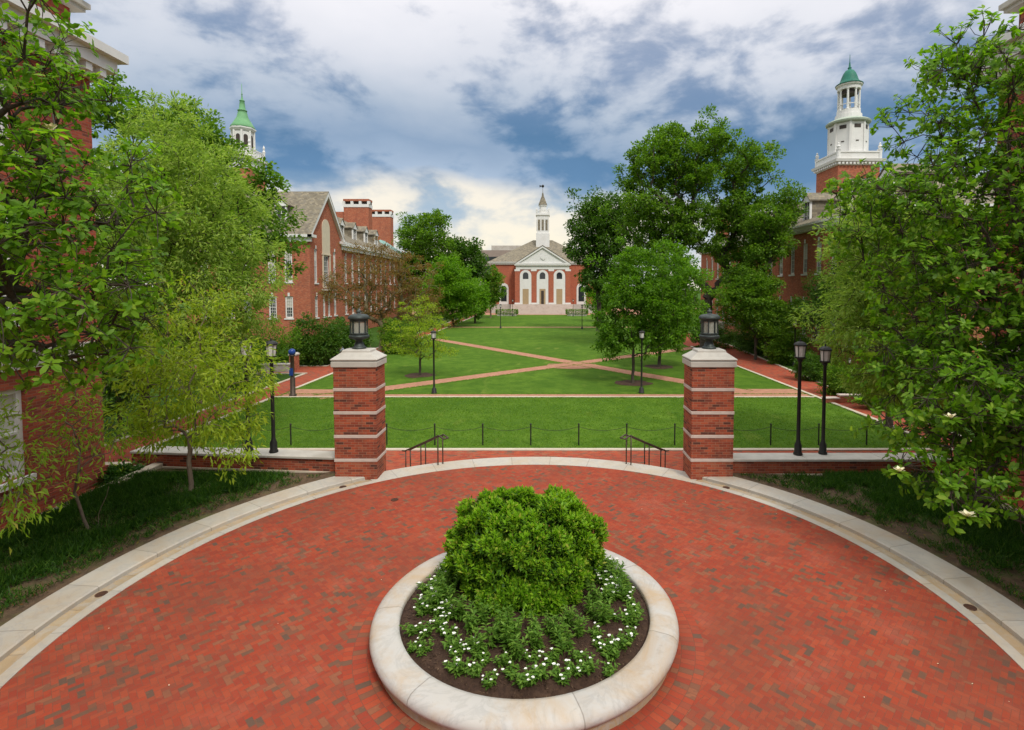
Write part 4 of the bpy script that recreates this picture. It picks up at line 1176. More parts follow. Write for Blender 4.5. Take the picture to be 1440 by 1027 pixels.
for k in range(4):
    a = k * math.pi / 2; c0 = (tx + math.cos(a) * 8.3 * pxm, ty + math.sin(a) * 8.3 * pxm); m.obox(c0, (-math.sin(a), math.cos(a)), 8.3 * pxm, .06, z_(297.5), z_(296.5))
cu = m.build('cupola', 'white', FH, org=org)
m = MB()
for k in range(4):
    a = k * math.pi / 2
    for o_ in (-5.2, 0, 5.2):
        c0 = (tx + math.cos(a) * 8.4 * pxm - math.sin(a) * o_ * pxm, ty + math.sin(a) * 8.4 * pxm + math.cos(a) * o_ * pxm)
        m.obox(c0, (-math.sin(a), math.cos(a)), 1.5 * pxm, .05, z_(325), z_(310))
m.build('louvre', 'slate', cu, org=org)
m = MB(); m.lathe([(6.6 * pxm, z_(288.8)), (6.2 * pxm, z_(287.5)), (3.6 * pxm, z_(281)), (1.6 * pxm, z_(276)), (1.0 * pxm, z_(272)), (.35 * pxm, z_(271)), (.25 * pxm, z_(260))], (tx, ty, 0), 8, a0=a8); m.build('spire', 'slate', cu, org=org)
m = MB(); m.lathe([(.02, -.42), (.3, -.3), (.42, 0), (.3, .3), (.02, .42)], (tx, ty, z_(262)), 10); m.box(tx - .9, tx + .3, ty - .03, ty + .03, z_(262) - .06, z_(262) + .06); m.face([(tx - .9, ty, z_(262) - .4), (tx - .3, ty, z_(262)), (tx - .9, ty, z_(262) + .4)]); m.build('weathervane', 'iron', cu, org=org)

# grey block beyond it
p = DP(677, 365, 185); q = DP(740, 347, 185)
org = (p.x, 185, ZL)
t = thing('office_block', 'plain grey brown flat roofed block rising behind the columned hall', 'building', org)
m = MB(); m.box(p.x, q.x, 185, 205, ZL, DZ(352, 185)); m.build('wall', 'concrete', t, org=org)
m = MB(); m.box(DP(691, 347, 186).x, q.x - 1, 186, 200, DZ(352, 185), DZ(345.5, 186)); m.build('penthouse', 'cap', t, org=org)
for k in range(5):
    m = MB(); m.box(p.x + 1, q.x - 1, 184.95, 185.02, 2 + k * 3.2, 3.6 + k * 3.2); m.build('window_band', 'glass', t, org=org)
# ================================================================== GATE PILLARS, WALLS, LAMPS, RAILS
def pillar(cx, label):
    cy = 14.88 + .43
    t = thing('gate_pillar', label, 'pillar', (cx, cy, 0), 0, 'brick gate pillars at the head of the steps')
    hx, hy = .605, .43
    zs = [0, .56, 1.245, 1.93, 2.60, 3.235]
    m = MB()
    for i in range(5):
        m.box(-hx, hx, -hy, hy, zs[i] + (.045 if i else -1.25), zs[i + 1] - .045 if i < 4 else zs[5])
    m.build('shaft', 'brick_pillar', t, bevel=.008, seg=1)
    for zz in zs[1:5]:
        m = MB(); m.box(-hx - .012, hx + .012, -hy - .012, hy + .012, zz - .045, zz + .045); m.build('band', 'band', t, bevel=.008)
    m = MB(); m.rects([(hx + .02, hy + .02, 3.235), (hx + .05, hy + .05, 3.25), (hx + .05, hy + .05, 3.40), (hx + .03, hy + .03, 3.415)])
    m.rects([(hx + .03, hy + .03, 3.43), (hx + .065, hy + .065, 3.445), (hx + .06, hy + .06, 3.475), (hx - .02, hy - .015, 3.53), (hx - .16, hy - .12, 3.63), (hx - .19, hy - .14, 3.645), (hx - .20, hy - .15, 3.70), (hx - .24, hy - .18, 3.725), (hx - .34, hy - .26, 3.73)])
    m.build('cap', 'cap', t, bevel=.012)
    return t
pillar(-5.10, 'red brick gate pillar to the left of the steps, lantern on its stone cap')
pillar(5.12, 'red brick gate pillar to the right of the steps, lantern on its stone cap')

def lantern(cx, label):
    t = thing('lantern', label, 'lantern', (cx, 15.31, 3.725), 0, 'bronze lanterns on the gate pillars')
    m = MB(); m.lathe([(.20, 0), (.20, .05), (.15, .07), (.13, .16), (.10, .20), (.10, .24), (.16, .28), (.27, .31), (.29, .34), (.29, .39), (.26, .41), (.2, .412)], n=16)
    m.build('base', 'bronze', t, smooth=True)
    m = MB()
    for i in range(8):
        a = R(22.5 + 45 * i); m.obox((.235 * math.cos(a), .235 * math.sin(a)), (math.cos(a), math.sin(a)), .016, .016, .40, .86)
    m.lathe([(.245, .42), (.255, .43), (.255, .46), (.245, .47), (.225, .47), (.225, .42)], n=16); m.lathe([(.245, .80), (.255, .81), (.255, .86), (.225, .86), (.225, .80)], n=16)
    m.build('cage', 'bronze', t)
    m = MB(); m.lathe([(.215, .41), (.215, .86)], n=24, caps=False); m.build('glass', 'smoke', t, smooth=True)
    m = MB(); m.lathe([(.05, .41), (.05, .66), (.035, .70)], n=10); m.build('candle', 'frost', t, smooth=True)
    m = MB(); m.lathe([(.24, .855), (.30, .87), (.305, .90), (.29, .95), (.24, .99), (.16, 1.01), (.07, 1.02), (.05, 1.05), (.075, 1.08), (.06, 1.11), (.025, 1.13), (.015, 1.18)], n=20)
    m.build('roof', 'bronze', t, smooth=True)
    return t
M['smoke'] = (lambda: None)()
def _glass():
    m, g = new_mat('lantern_glass')
    p = g.n('ShaderNodeBsdfPrincipled'); p.inputs['Base Color'].default_value = (.55, .56, .48, 1); p.inputs['Roughness'].default_value = .25
    tr = g.n('ShaderNodeBsdfTransparent'); tr.inputs[0].default_value = (.75, .76, .68, 1)
    g.n('ShaderNodeOutputMaterial', g.n('ShaderNodeMixShader', .5, p.outputs[0], tr.outputs[0]).outputs[0])
    return m
M['smoke'] = _glass()
lantern(-5.10, 'bronze lantern on top of the left gate pillar')
lantern(5.12, 'bronze lantern on top of the right gate pillar')

def low_wall(a, b, label):
    """a, b: ends of the wall's front face"""
    a, b = Vector(a), Vector(b); u = (b - a).normalized(); n = Vector((-u.y, u.x))
    if n.y < 0: n = -n
    L = (b - a).length; c = (a + b) / 2; org = (c.x, c.y, 0)
    t = thing('garden_wall', label, 'wall', org)
    m = MB(); cc = c + n * .31; m.obox(cc, u, L / 2, .26, ZL, .44); m.build('brickwork', 'brick_pillar', t, org=org)
    m = MB(); k = max(2, int(L / 2.1)); 
    for i in range(k):
        q = a + u * (L * (i + .5) / k) + n * .29; m.obox(q, u, L / k / 2 - .003, .31, .442, .52)
    m.build('coping', 'cap', t, org=org, bevel=.018)
    m = MB(); m.obox(c + n * .02, u, L / 2, .05, .03, .075); m.build('footing', 'edging', t, org=org)
    return t
low_wall((-12.35, 15.85), (-5.72, 15.25), 'low brick wall with white coping to the left of the left gate pillar')
low_wall((5.74, 15.10), (12.4, 15.10), 'low brick wall with white coping to the right of the right gate pillar')

def lamp_post(name='street_lamp', h=3.4, lw=.17, foot=.13, pole=.055):
    t = thing(name, 'x', 'street lamp', (0, 0, 0))
    m = MB(); m.lathe([(foot, 0), (foot, .05), (foot * .8, .09), (foot * .78, .30), (pole * 1.25, .38), (pole, .45), (pole * .86, h - .62), (pole * 1.3, h - .60), (pole * 1.3, h - .55)], n=14)
    m.build('pole', 'iron', t, smooth=True)
    m = MB(); m.lathe([(pole, h - .56), (lw * .55, h - .53), (lw * .92, h - .50), (lw * .95, h - .46), (lw * .8, h - .455)], n=8)
    for i in range(4):
        a = R(45 + 90 * i); m.tube([(lw * .78 * math.cos(a), lw * .78 * math.sin(a), h - .46), (lw * .98 * math.cos(a), lw * .98 * math.sin(a), h - .12)], .012, 5)
    m.build('cage', 'iron', t)
    m = MB(); m.lathe([(lw * .70, h - .455), (lw * .88, h - .13)], n=8); m.build('glass', 'frost', t)
    m = MB(); m.lathe([(lw * 1.02, h - .135), (lw * 1.14, h - .12), (lw * 1.12, h - .09), (lw * .8, h - .035), (lw * .35, h - .005), (lw * .16, h), (lw * .16, h + .03), (.02, h + .07)], n=8)
    m.build('hood', 'iron', t)
    return t
L0 = lamp_post()
L0.location = G(385, 636, .52); L0['label'] = 'black lamp post on the low wall nearest the left gate pillar'; L0['group'] = 'lamp posts on the low walls'
p = G(350, 634.5, .52); dup(L0, (p.x, p.y, .52), 'black lamp post half hidden by leaves near the outer end of the left low wall')
p = G(1122, 639.5, .52); dup(L0, (p.x, p.y, .52), 'black lamp post on the low wall nearest the right gate pillar')
p = G(1158, 639.0, .52); dup(L0, (p.x, p.y + .04, .52), 'black lamp post on the right low wall, the one nearer the magnolia', scale=.955)
L1 = lamp_post(h=4.0, lw=.18, foot=.19, pole=.06)
L1['label'] = 'black lamp post beside the small yellow green tree on the left lawn'; L1['group'] = 'lamp posts on the lawn'; L1.location = G(610.5, 553.5, ZL)
for px_, py_, lb in ((902, 553, 'black lamp post in front of the bright green trees on the right lawn'),
                     (704, 462, 'distant black lamp post on the far lawn left of the columned hall'),
                     (818.5, 463, 'distant black lamp post on the far lawn beside the round dark oak'),
                     (721, 445, 'smallest black lamp post at the left end of the far steps'),
                     (806, 445, 'smallest black lamp post at the right end of the far steps'),
                     (1117, 515, 'black lamp post in front of the right hall windows, beyond the shrubs'),
                     (482, 505, 'black lamp post among the dark shrubs behind the left gate pillar')):
    dup(L1, G(px_, py_, ZL), lb)
p = G(1193, 556, ZL); dup(L1, p, 'short lamp post low among the hedges beside the right walk', scale=.58)

def handrail(sg):
    c0, c1 = Vector((sg * 2.90, 16.12, 0)), Vector((sg * 4.42, 17.86, -1.02))
    t = thing('handrail', 'brown metal handrail on the left half of the steps' if sg < 0 else 'brown metal handrail on the right half of the steps', 'handrail', (c0.x, c0.y, 0))
    u = (c1 - c0); ul = Vector((u.x, u.y, 0)).normalized(); n = Vector((-ul.y, ul.x, 0)) * .085
    for s_ in (-1, 1):
        m = MB(); o = n * s_ - c0
        P = lambda k, h: tuple(c0 + u * k + o + Vector((0, 0, h)))
        m.tube([tuple(c0 - ul * .30 + o + Vector((0, 0, .90))), P(0, .94), P(.5, .93), P(1, .93), tuple(c1 + ul * .18 + o + Vector((0, 0, .90)))], .024, 8)
        m.build('rail', 'rail', t, smooth=True)
        for k in (0.02, .5, .97):
            m = MB(); m.tube([P(k, -.1 if k < .1 else -.14), P(k, .93)], .020, 8); m.build('post', 'rail', t, smooth=True)
    m = MB(); m.tube([tuple(n * -1 - ul * .30 + Vector((0, 0, .90))), tuple(n - ul * .30 + Vector((0, 0, .90)))], .024, 8); m.build('end_bar', 'rail', t, smooth=True)
    return t
handrail(-1); handrail(1)

# post and chain fence along the near edge of the lawn
fy = 22.15
t = thing('chain_fence', 'low black post and chain fence along the near edge of the lawn', 'fence', (0, fy, ZL))
xs = [-14.6 + 2.045 * k for k in range(15)]
for i, x_ in enumerate(xs):
    m = MB(); m.lathe([(.030, -.05), (.030, .86), (.042, .87), (.042, .90), (.02, .94)], (x_, 0, 0), 8); m.build('post', 'iron', t)
    if i < len(xs) - 1:
        m = MB(); m.tube([(x_ + 2.045 * k / 10, 0, .80 - .17 * (1 - (2 * k / 10 - 1) ** 2)) for k in range(11)], .009, 5); m.build('chain', 'iron', t)

# emergency call post, brick pier and low wall beside the left walk
p = G(412, 557, ZL)
t = thing('call_post', 'dark post with a round blue light on top beside the left walk', 'emergency post', p)
m = MB(); m.lathe([(.22, 0), (.22, .08), (.15, .14), (.15, 1.1), (.12, 1.15), (.11, 2.45), (.17, 2.5), (.17, 2.56)], n=14); m.build('post', 'rail', t, smooth=True)
m = MB(); m.lathe([(.12, 2.56), (.19, 2.62), (.215, 2.74), (.19, 2.86), (.10, 2.93), (.02, 2.95)], n=16); m.build('globe', 'bluelight', t, smooth=True)
m = MB(); m.box(-.11, .11, -.19, -.14, 1.3, 1.75); m.build('call_panel', 'bluelight', t)
p = G(414, 521, ZL)
t = thing('brick_pier', 'short brick pier with stone cap where the branch walk meets the left walk', 'pier', p)
m = MB(); m.box(-.28, .28, -.28, .28, 0, 1.25); m.build('brickwork', 'brick', t)
m = MB(); m.rects([(.33, .33, 1.25), (.34, .34, 1.35), (.2, .2, 1.47), (.05, .05, 1.48)]); m.build('cap', 'cap', t)
a = G(392, 523, ZL); 
t = thing('stone_wall', 'low pale stone wall beside the short brick pier', 'wall', a)
m = MB(); m.box(-3.2, .9, -.2, .2, 0, .55); m.box(-3.3, 1.0, -.26, .26, .552, .68); m.build('stonework', 'cap', t, bevel=.02)
p = G(1189, 566, ZL)
t = thing('stepped_wall', 'low brick wall with pale bands at the outer end of the cross walk', 'wall', p)
m = MB(); m.box(-.4, .9, -.18, .18, 0, .40); m.box(-1.3, -.4, -.18, .18, 0, .24); m.build('brickwork', 'brick', t)
m = MB(); m.box(-.42, .95, -.22, .22, .402, .47); m.box(-1.35, -.425, -.22, .22, .242, .30); m.build('coping', 'band', t)

# clipped hedges on pale blocks at the far steps
for px_, lb in ((712, 'small clipped hedge at the left of the far steps'), (812, 'small clipped hedge at the right of the far steps')):
    p = G(px_, 445, ZL); p.y += 2
    x0 = p.x
    t = thing('hedge', lb, 'hedge', p)
    rng = np.random.default_rng(int(px_))
    k = 1800; q = rng.uniform(-1, 1, (k, 3)); q /= np.max(np.abs(q), 1, keepdims=True) ** rng.uniform(.4, 1, (k, 1)); q *= np.array([2.6, .7, .55]); q[:, 2] += .95; q += rng.normal(0, .06, q.shape)
    V, Fq = leaves(q, rng.normal(0, 1, (k, 3)), rng.normal(0, .6, (k, 3)) + np.array([0, 0, 1]), rng.uniform(.14, .26, k), rng.uniform(.10, .18, k))
    np_mesh('foliage', V, Fq, 'l_oak', t)
    m = MB(); m.box(-2.3, 2.3, -.5, .5, 0, .55); m.build('planter_block', 'cap', t)

# drain covers
for i, (px_, py_, zz, lb) in enumerate(((555, 703, .004, 'small round iron cover set in the brick plaza behind the planter'), (131, 835, -.012, 'rusty drain in the gutter at the left of the plaza'),
                     (1377, 854, -.012, 'rusty drain in the gutter at the right of the plaza'), (481, 684, -.012, 'rusty drain at the foot of the left gate pillar'), (1021, 686, -.012, 'rusty drain at the foot of the right gate pillar'))):
    p = G(px_, py_, zz)
    if i:                                                             # sits in the middle of the gutter ring
        v = Vector((p.x, p.y - CY)); v = v.normalized() * 7.68; p = Vector((v.x, v.y + CY, -.020))
    t = thing('drain_cover', lb, 'drain', p)
    m = MB(); m.lathe([(.095, 0), (.095, .012), (.08, .016), (.075, .010)], n=16); m.build('rim', 'rust', t, smooth=True)
    m = MB()
    for k in range(-3, 4): 
        w = math.sqrt(max(.0, .075 ** 2 - (k * .021) ** 2)); m.box(-w, w, k * .021 - .006, k * .021 + .006, .004, .013)
    m.build('grate', 'rust', t)
# ================================================================== PLANTER
PL = (0.02, 8.35, 0)
t = thing('round_planter', 'round raised planter with a broad veined stone rim in the middle of the plaza', 'planter', PL)
m = MB(); m.sweep([(1.97, -.01), (2.33, -.01), (2.33, .17), (1.97, .17)], 0, 0, 0, 2 * math.pi, 96, caps=False); m.build('base', 'gutter', t)
m = MB(); m.sweep([(1.985, .18), (2.36, .17), (2.41, .20), (2.425, .25), (2.41, .30), (2.36, .345), (2.28, .365), (2.06, .375), (2.00, .36), (1.985, .33)], 0, 0, 0, 2 * math.pi, 128, caps=False)
m.build('rim', 'rim', t, smooth=True)
rng = np.random.default_rng(5)
m = MB()
rr = [0, .4, .8, 1.2, 1.55, 1.82, 2.0]; hh = [.47, .46, .44, .40, .36, .32, .27]
rings = [[(r * math.cos(a) , r * math.sin(a), h + (rng.normal(0, .012) if 0 < i < 6 else 0)) for a in np.linspace(0, 2 * math.pi, 73)[:-1]] for i, (r, h) in enumerate(zip(rr[1:], hh[1:]))]
m.loft(rings, 0, True, False); m.face([p for p in rings[0]][::1])
m.build('soil', 'soil', t, smooth=True)
# paving courses set round the planter
m = MB(); m.sweep([(2.36, .001), (2.80, .001), (2.80, .0045), (2.36, .0045)], 0, 0, 0, 2 * math.pi, 96, caps=False)
o = kind(m.build('paving_ring', 'pave_ring', org=(0, 0, 0)), 'structure'); o.location = PL

# the big mounded shrub
def mound_shrub():
    rng = np.random.default_rng(11)
    base = (-0.02, 8.95, .42)
    t = thing('mounded_shrub', 'big dense bright green shrub filling the middle of the round planter', 'shrub', base)
    # lumpy dome: clumps on the skin of a rounded box
    cl = []
    lum = [(0, 0, .5, .75), (-.45, 0, .5, .68), (.45, 0, .48, .68)]
    for k in range(1500):                                              # lumps crowded over a rounded dome
        th, ph = rng.uniform(0, 6.283), rng.uniform(-.12, 1.0)
        cz = math.cos(max(ph, 0) * 1.5) ** .58
        q = np.array([math.cos(th) * cz, math.sin(th) * cz, math.sin(max(ph, 0) * 1.5) ** .9])
        p = q * np.array([1.16, .90, 1.13]) * rng.uniform(.86, 1.08) + np.array([0, 0, .18 + .1 * math.sin(th * 2 + 1)])
        r = rng.uniform(.15, .29)
        if all((p[0] - l[0]) ** 2 + (p[1] - l[1]) ** 2 + (p[2] - l[2]) ** 2 > (.74 * (r + l[3])) ** 2 for l in lum[3:]): lum.append((*p, r))
    lum += [(.12, -.86, .16, .27), (.42, -.80, .18, .25), (-.36, -.80, .15, .26), (-.1, -.7, .2, .3)]
    for lx, ly, lz, lr in lum[3:]:
        k = int(16 + 620 * lr ** 2)
        v = unit(rng.normal(0, 1, (k, 3)) + unit(np.array([lx, ly, lz * .7 + .25])) * 1.1)
        cl.append(np.array([lx, ly, lz]) + v * lr * rng.uniform(.80, 1.12, (k, 1)))
    cl = np.concatenate(cl); keep = np.ones(len(cl), bool)
    for lx, ly, lz, lr in lum[3:]: keep &= np.linalg.norm(cl - np.array([lx, ly, lz]), axis=1) > lr * .80
    cl = cl[keep & (cl[:, 2] > .0)]
    tips = cl + np.array(base)
    # rosettes of small leaves at the shoot tips
    out = unit(cl * np.array([.6, .6, .5]) + np.array([0, 0, .45]) + rng.normal(0, .35, cl.shape))
    per = 17; li = np.repeat(np.arange(len(tips)), per)
    ax = out[li]; rv = unit(np.cross(ax, rng.normal(0, 1, ax.shape)))
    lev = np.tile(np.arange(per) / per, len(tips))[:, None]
    dirv = unit(rv * (1.15 - lev * .8) + ax * (.15 + lev * 1.0))
    pos = tips[li] - ax * (.10 * (1 - lev)) + rv * .012 + rng.normal(0, .012, (len(li), 3))
    nrm = unit(ax + rng.normal(0, .2, ax.shape))
    sc = rng.uniform(.75, 1.25, len(li))
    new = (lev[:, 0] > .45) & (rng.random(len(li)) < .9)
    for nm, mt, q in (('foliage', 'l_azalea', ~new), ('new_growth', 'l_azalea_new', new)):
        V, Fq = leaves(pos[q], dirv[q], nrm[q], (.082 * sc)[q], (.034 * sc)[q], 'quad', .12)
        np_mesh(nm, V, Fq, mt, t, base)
    # inner, older leaves and stems that close the mound
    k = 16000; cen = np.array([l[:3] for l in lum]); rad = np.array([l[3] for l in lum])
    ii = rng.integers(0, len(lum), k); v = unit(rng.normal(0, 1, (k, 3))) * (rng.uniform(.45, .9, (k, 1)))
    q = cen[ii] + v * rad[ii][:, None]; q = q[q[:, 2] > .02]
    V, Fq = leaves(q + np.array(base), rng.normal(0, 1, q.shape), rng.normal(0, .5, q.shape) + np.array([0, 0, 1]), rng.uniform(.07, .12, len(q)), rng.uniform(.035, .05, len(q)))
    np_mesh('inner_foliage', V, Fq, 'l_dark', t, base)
    tb = Tubes()
    for i in range(60):
        c = cen[i % len(cen)] * rng.uniform(.7, 1.1) + np.array(base); b = np.array(base) + np.array([rng.normal(0, .22), rng.normal(0, .18), -.05]); mid = (b + c) / 2 + np.array([rng.normal(0, .08), rng.normal(0, .08), -.06])
        tb.add([b, mid, c], [.018, .013, .006], 5)
    tb.build('stem', 'bark', t, base)
mound_shrub()

# bedding plants: three flowering and three leafy kinds, copied round the bed
def bed_plant(flower, seed, tall):
    rng = np.random.default_rng(seed)
    lab = 'low bedding plant with small white blossoms in the round planter' if flower else 'upright leafy bedding plant without flowers in the round planter'
    t = thing('flowering_plant' if flower else 'leafy_plant', lab, 'plant', (0, 0, 0), 0, 'white flowering plants in the round planter' if flower else 'leafy plants in the round planter')
    ns = 9 if flower else 5
    P, D, Nn, Ln = [], [], [], []; tb = Tubes(); tipsl = []
    for i in range(ns):
        a = rng.uniform(0, 6.28); r = rng.uniform(.0, .06); lean = rng.uniform(.15, .75) if flower else rng.uniform(.02, .28)
        h = tall * rng.uniform(.7, 1.1)
        b = np.array([r * math.cos(a), r * math.sin(a), -.02]); e = b + np.array([math.cos(a) * lean * h, math.sin(a) * lean * h, h]); tb.add([b, (b + e) / 2 + np.array([0, 0, .02]), e], [.005, .004, .003], 4); tipsl.append(e)
        nl = 12 if flower else 22
        for k in range(nl):
            f = .12 + .88 * k / nl; p = b * (1 - f) + e * f; w = rng.uniform(0, 6.28)
            P.append(p); D.append([math.cos(w), math.sin(w), rng.uniform(.1, .8)]); Nn.append([rng.normal(0, .2), rng.normal(0, .2), 1]); Ln.append(rng.uniform(.055, .085) if flower else rng.uniform(.08, .13) * (1.1 - .4 * f))
    Ln = np.array(Ln)
    V, Fq = leaves(np.array(P), np.array(D), np.array(Nn), Ln, Ln * (.42 if flower else .30), 'quad', .2)
    tb.build('stem', 'l_bed', t, (0, 0, 0)); np_mesh('foliage', V, Fq, 'l_bed', t)
    if flower:
        for e in tipsl[:(5, 2, 1)[seed % 3]]:
            m = MB(); w0 = rng.uniform(0, 6)
            for k in range(5):
                a = w0 + k * 1.2566; c, s_ = math.cos(a), math.sin(a); r_ = rng.uniform(.017, .025)
                q = lambda rad, off, z: (e[0] + c * rad - s_ * off, e[1] + s_ * rad + c * off, e[2] + z)
                m.face([q(.002, 0, .012), q(r_ * .7, r_ * .48, .020), q(r_ * 1.1, 0, .016), q(r_ * .7, -r_ * .48, .020)])
            m.build('blossom', 'petal', t)
    return t
fl = [bed_plant(True, 21 + i, .17 + .02 * i) for i in range(3)]
lf = [bed_plant(False, 31 + i, .30 + .03 * i) for i in range(3)]
def soil_z(r): return float(np.interp(r, rr, hh)) - .01
used = {}
def put(kindl, i, r, a, sc):
    src = kindl[i % 3]; loc = (PL[0] + r * math.sin(a), PL[1] - r * math.cos(a), soil_z(r))
    if id(src) not in used:
        used[id(src)] = 1; src.location = loc; src.rotation_euler = (0, 0, a * 3); src.scale = (sc, sc, sc)
    else: dup(src, loc, None, a * 3 + i, sc)
rng = np.random.default_rng(8)
k = 0
for a in np.linspace(R(-150), R(150), 46):                            # outer ring of flowers
    if rng.random() < .08: continue
    put(fl, k if a < .1 else k + k % 2, 1.74 + rng.normal(0, .07), a + rng.normal(0, .04), rng.uniform(.8, 1.25)); k += 1
for a in np.linspace(R(-78), R(-28), 9):
    put(fl, 0 if k % 3 else 1, 1.42 + rng.normal(0, .07), a + rng.normal(0, .05), rng.uniform(.8, 1.15)); k += 1
for a in np.linspace(R(-22), R(70), 8):
    put(fl, k, 1.48 + rng.normal(0, .05), a + rng.normal(0, .04), rng.uniform(.75, 1.0)); k += 1
k = 0
for a in (-64, -44, -25, -8, 9, 26, 45, 66, 86):             # radial rows of leafy plants
    for r in (1.36, 1.14, .95):
        if r < 1 and abs(a) > 55: continue
        if r > 1.3 and (a < -25 or a in (9, 45)): continue
        put(lf, k, r + rng.normal(0, .03), R(a + rng.normal(0, 2)), rng.uniform(.95, 1.35)); k += 1
for a in np.linspace(R(92), R(130), 6):
    put(fl, 0, 1.42 + rng.normal(0, .06), a, 1.3); put(lf, k, 1.62, a + .04, 1.2); k += 1
for a in np.linspace(R(-132), R(-82), 8):
    put(lf, k, 1.36 + rng.normal(0, .08), a, 1.25); put(fl, k, 1.58 + rng.normal(0, .05), a + .06, 1.2); k += 1

rng = np.random.default_rng(12)
k = 4200; a = rng.uniform(0, 6.28, k); r = np.sqrt(rng.uniform(.12, .98, k)) * 1.98
pos = np.stack([PL[0] + r * np.sin(a), PL[1] + r * np.cos(a), np.interp(r, rr[1:], hh[1:]) + .006 + rng.uniform(0, .012, k)], 1)
V, Fq = leaves(pos, rng.normal(0, 1, (k, 3)) * np.array([1, 1, .25]), np.tile([0, 0, 1.], (k, 1)) + rng.normal(0, .35, (k, 3)), rng.uniform(.02, .06, k), rng.uniform(.008, .02, k))
kind(np_mesh('mulch_chips', V, Fq, 'chips'), 'stuff')

# ================================================================== PERSON AND BIRD
def skin_fig(name, mat, verts, edges, rad, parent, sub=2):
    me = bpy.data.meshes.new(name); me.from_pydata(verts, edges, []); me.materials.append(M[mat])
    o = bpy.data.objects.new(name, me); COL.objects.link(o); o.parent = parent
    sk = o.modifiers.new("skin", 'SKIN')
    for i, r in enumerate(rad): me.skin_vertices[0].data[i].radius = r if isinstance(r, tuple) else (r, r)
    me.skin_vertices[0].data[0].use_root = True
    ss = o.modifiers.new("sub", 'SUBSURF'); ss.levels = ss.render_levels = sub
    return o
p = G(479, 511, ZL + .02)
t = thing('person', 'person in a light blue shirt and dark trousers walking on the branch walk', 'person', p, R(15))
body = [(0, 0, .93), (0, 0, 1.15), (0, 0, 1.38), (0, 0, 1.47), (0, -.01, 1.54), (0, -.03, 1.62), (0, -.02, 1.72),
        (-.10, 0, .88), (-.11, -.10, .50), (-.11, .06, .09), (-.11, -.09, .04), (.10, 0, .88), (.11, .06, .50), (.11, .24, .14), (.11, .12, .06),
        (-.19, 0, 1.40), (-.24, .04, 1.14), (-.24, -.10, .92), (-.24, -.16, .83), (.19, 0, 1.40), (.24, .02, 1.14), (.25, -.12, .95), (.25, -.18, .86)]
be = [(0, 1), (1, 2), (2, 3), (3, 4), (4, 5), (5, 6), (0, 7), (7, 8), (8, 9), (9, 10), (0, 11), (11, 12), (12, 13), (13, 14), (2, 15), (15, 16), (16, 17), (17, 18), (2, 19), (19, 20), (20, 21), (21, 22)]
br = [(.15, .10), (.14, .095), (.16, .10), .06, .055, .095, .075, .085, .06, .045, .04, .085, .06, .045, .04, .06, .045, .036, .032, .06, .045, .036, .032]
skin_fig('body', 'skin', body, be, br, t)
skin_fig('shirt', 'shirt', [body[i] for i in (0, 1, 2, 15, 16, 19, 20)], [(0, 1), (1, 2), (2, 3), (3, 4), (2, 5), (5, 6)], [(.165, .115), (.155, .11), (.175, .115), .072, .06, .072, .06], t)
skin_fig('trousers', 'trousers', [body[i] for i in (0, 7, 8, 9, 11, 12, 13)], [(0, 1), (1, 2), (2, 3), (0, 4), (4, 5), (5, 6)], [(.16, .112), .10, .075, .058, .10, .075, .058], t)
m = MB(); m.lathe([(.02, 1.775), (.075, 1.76), (.103, 1.70), (.10, 1.64), (.06, 1.60)], (0, .012, 0), 12); m.build('hair', 'hair', t, smooth=True)

p = Vector((-12.15, 14.6, 13.30))
t = thing('bird', 'small dark bird perched on the coping of the left brick building', 'bird', p, R(30))
skin_fig('body', 'bird', [(0, .02, .14), (0, -.05, .18), (0, -.09, .24), (0, -.125, .235), (0, .12, .11), (0, .22, .08), (-.025, 0, .08), (-.025, -.01, .0), (.025, 0, .08), (.025, -.01, 0)],
         [(0, 1), (1, 2), (2, 3), (0, 4), (4, 5), (0, 6), (6, 7), (0, 8), (8, 9)], [(.062, .06), .05, .036, .012, .04, .02, .012, .007, .012, .007], t)
for s_ in (-1, 1):
    m = MB(); m.face([(s_ * .065, -.05, .19), (s_ * .07, .10, .17), (s_ * .03, .20, .11), (s_ * .06, .03, .11)]); m.face([(s_ * .055, -.05, .19), (s_ * .06, .03, .11), (s_ * .02, .20, .11), (s_ * .06, .10, .17)]); m.build('wing', 'bird', t)

# fallen petals and leaf crumbs on the paving and in the beds
rng = np.random.default_rng(3)
k = 26; a = rng.uniform(0, 6.28, k); r = np.sqrt(rng.uniform(.13, 1, k)) * 7.3
pos = np.stack([r * np.sin(a), CY + r * np.cos(a), np.full(k, .008)], 1)
V, Fq = leaves(pos, np.stack([np.cos(a * 7), np.sin(a * 7), np.full(k, .1)], 1), np.tile([0, 0, 1.], (k, 1)), rng.uniform(.012, .03, k), rng.uniform(.01, .02, k))
kind(np_mesh('fallen_petals', V, Fq, 'petal_yellow'), 'stuff')
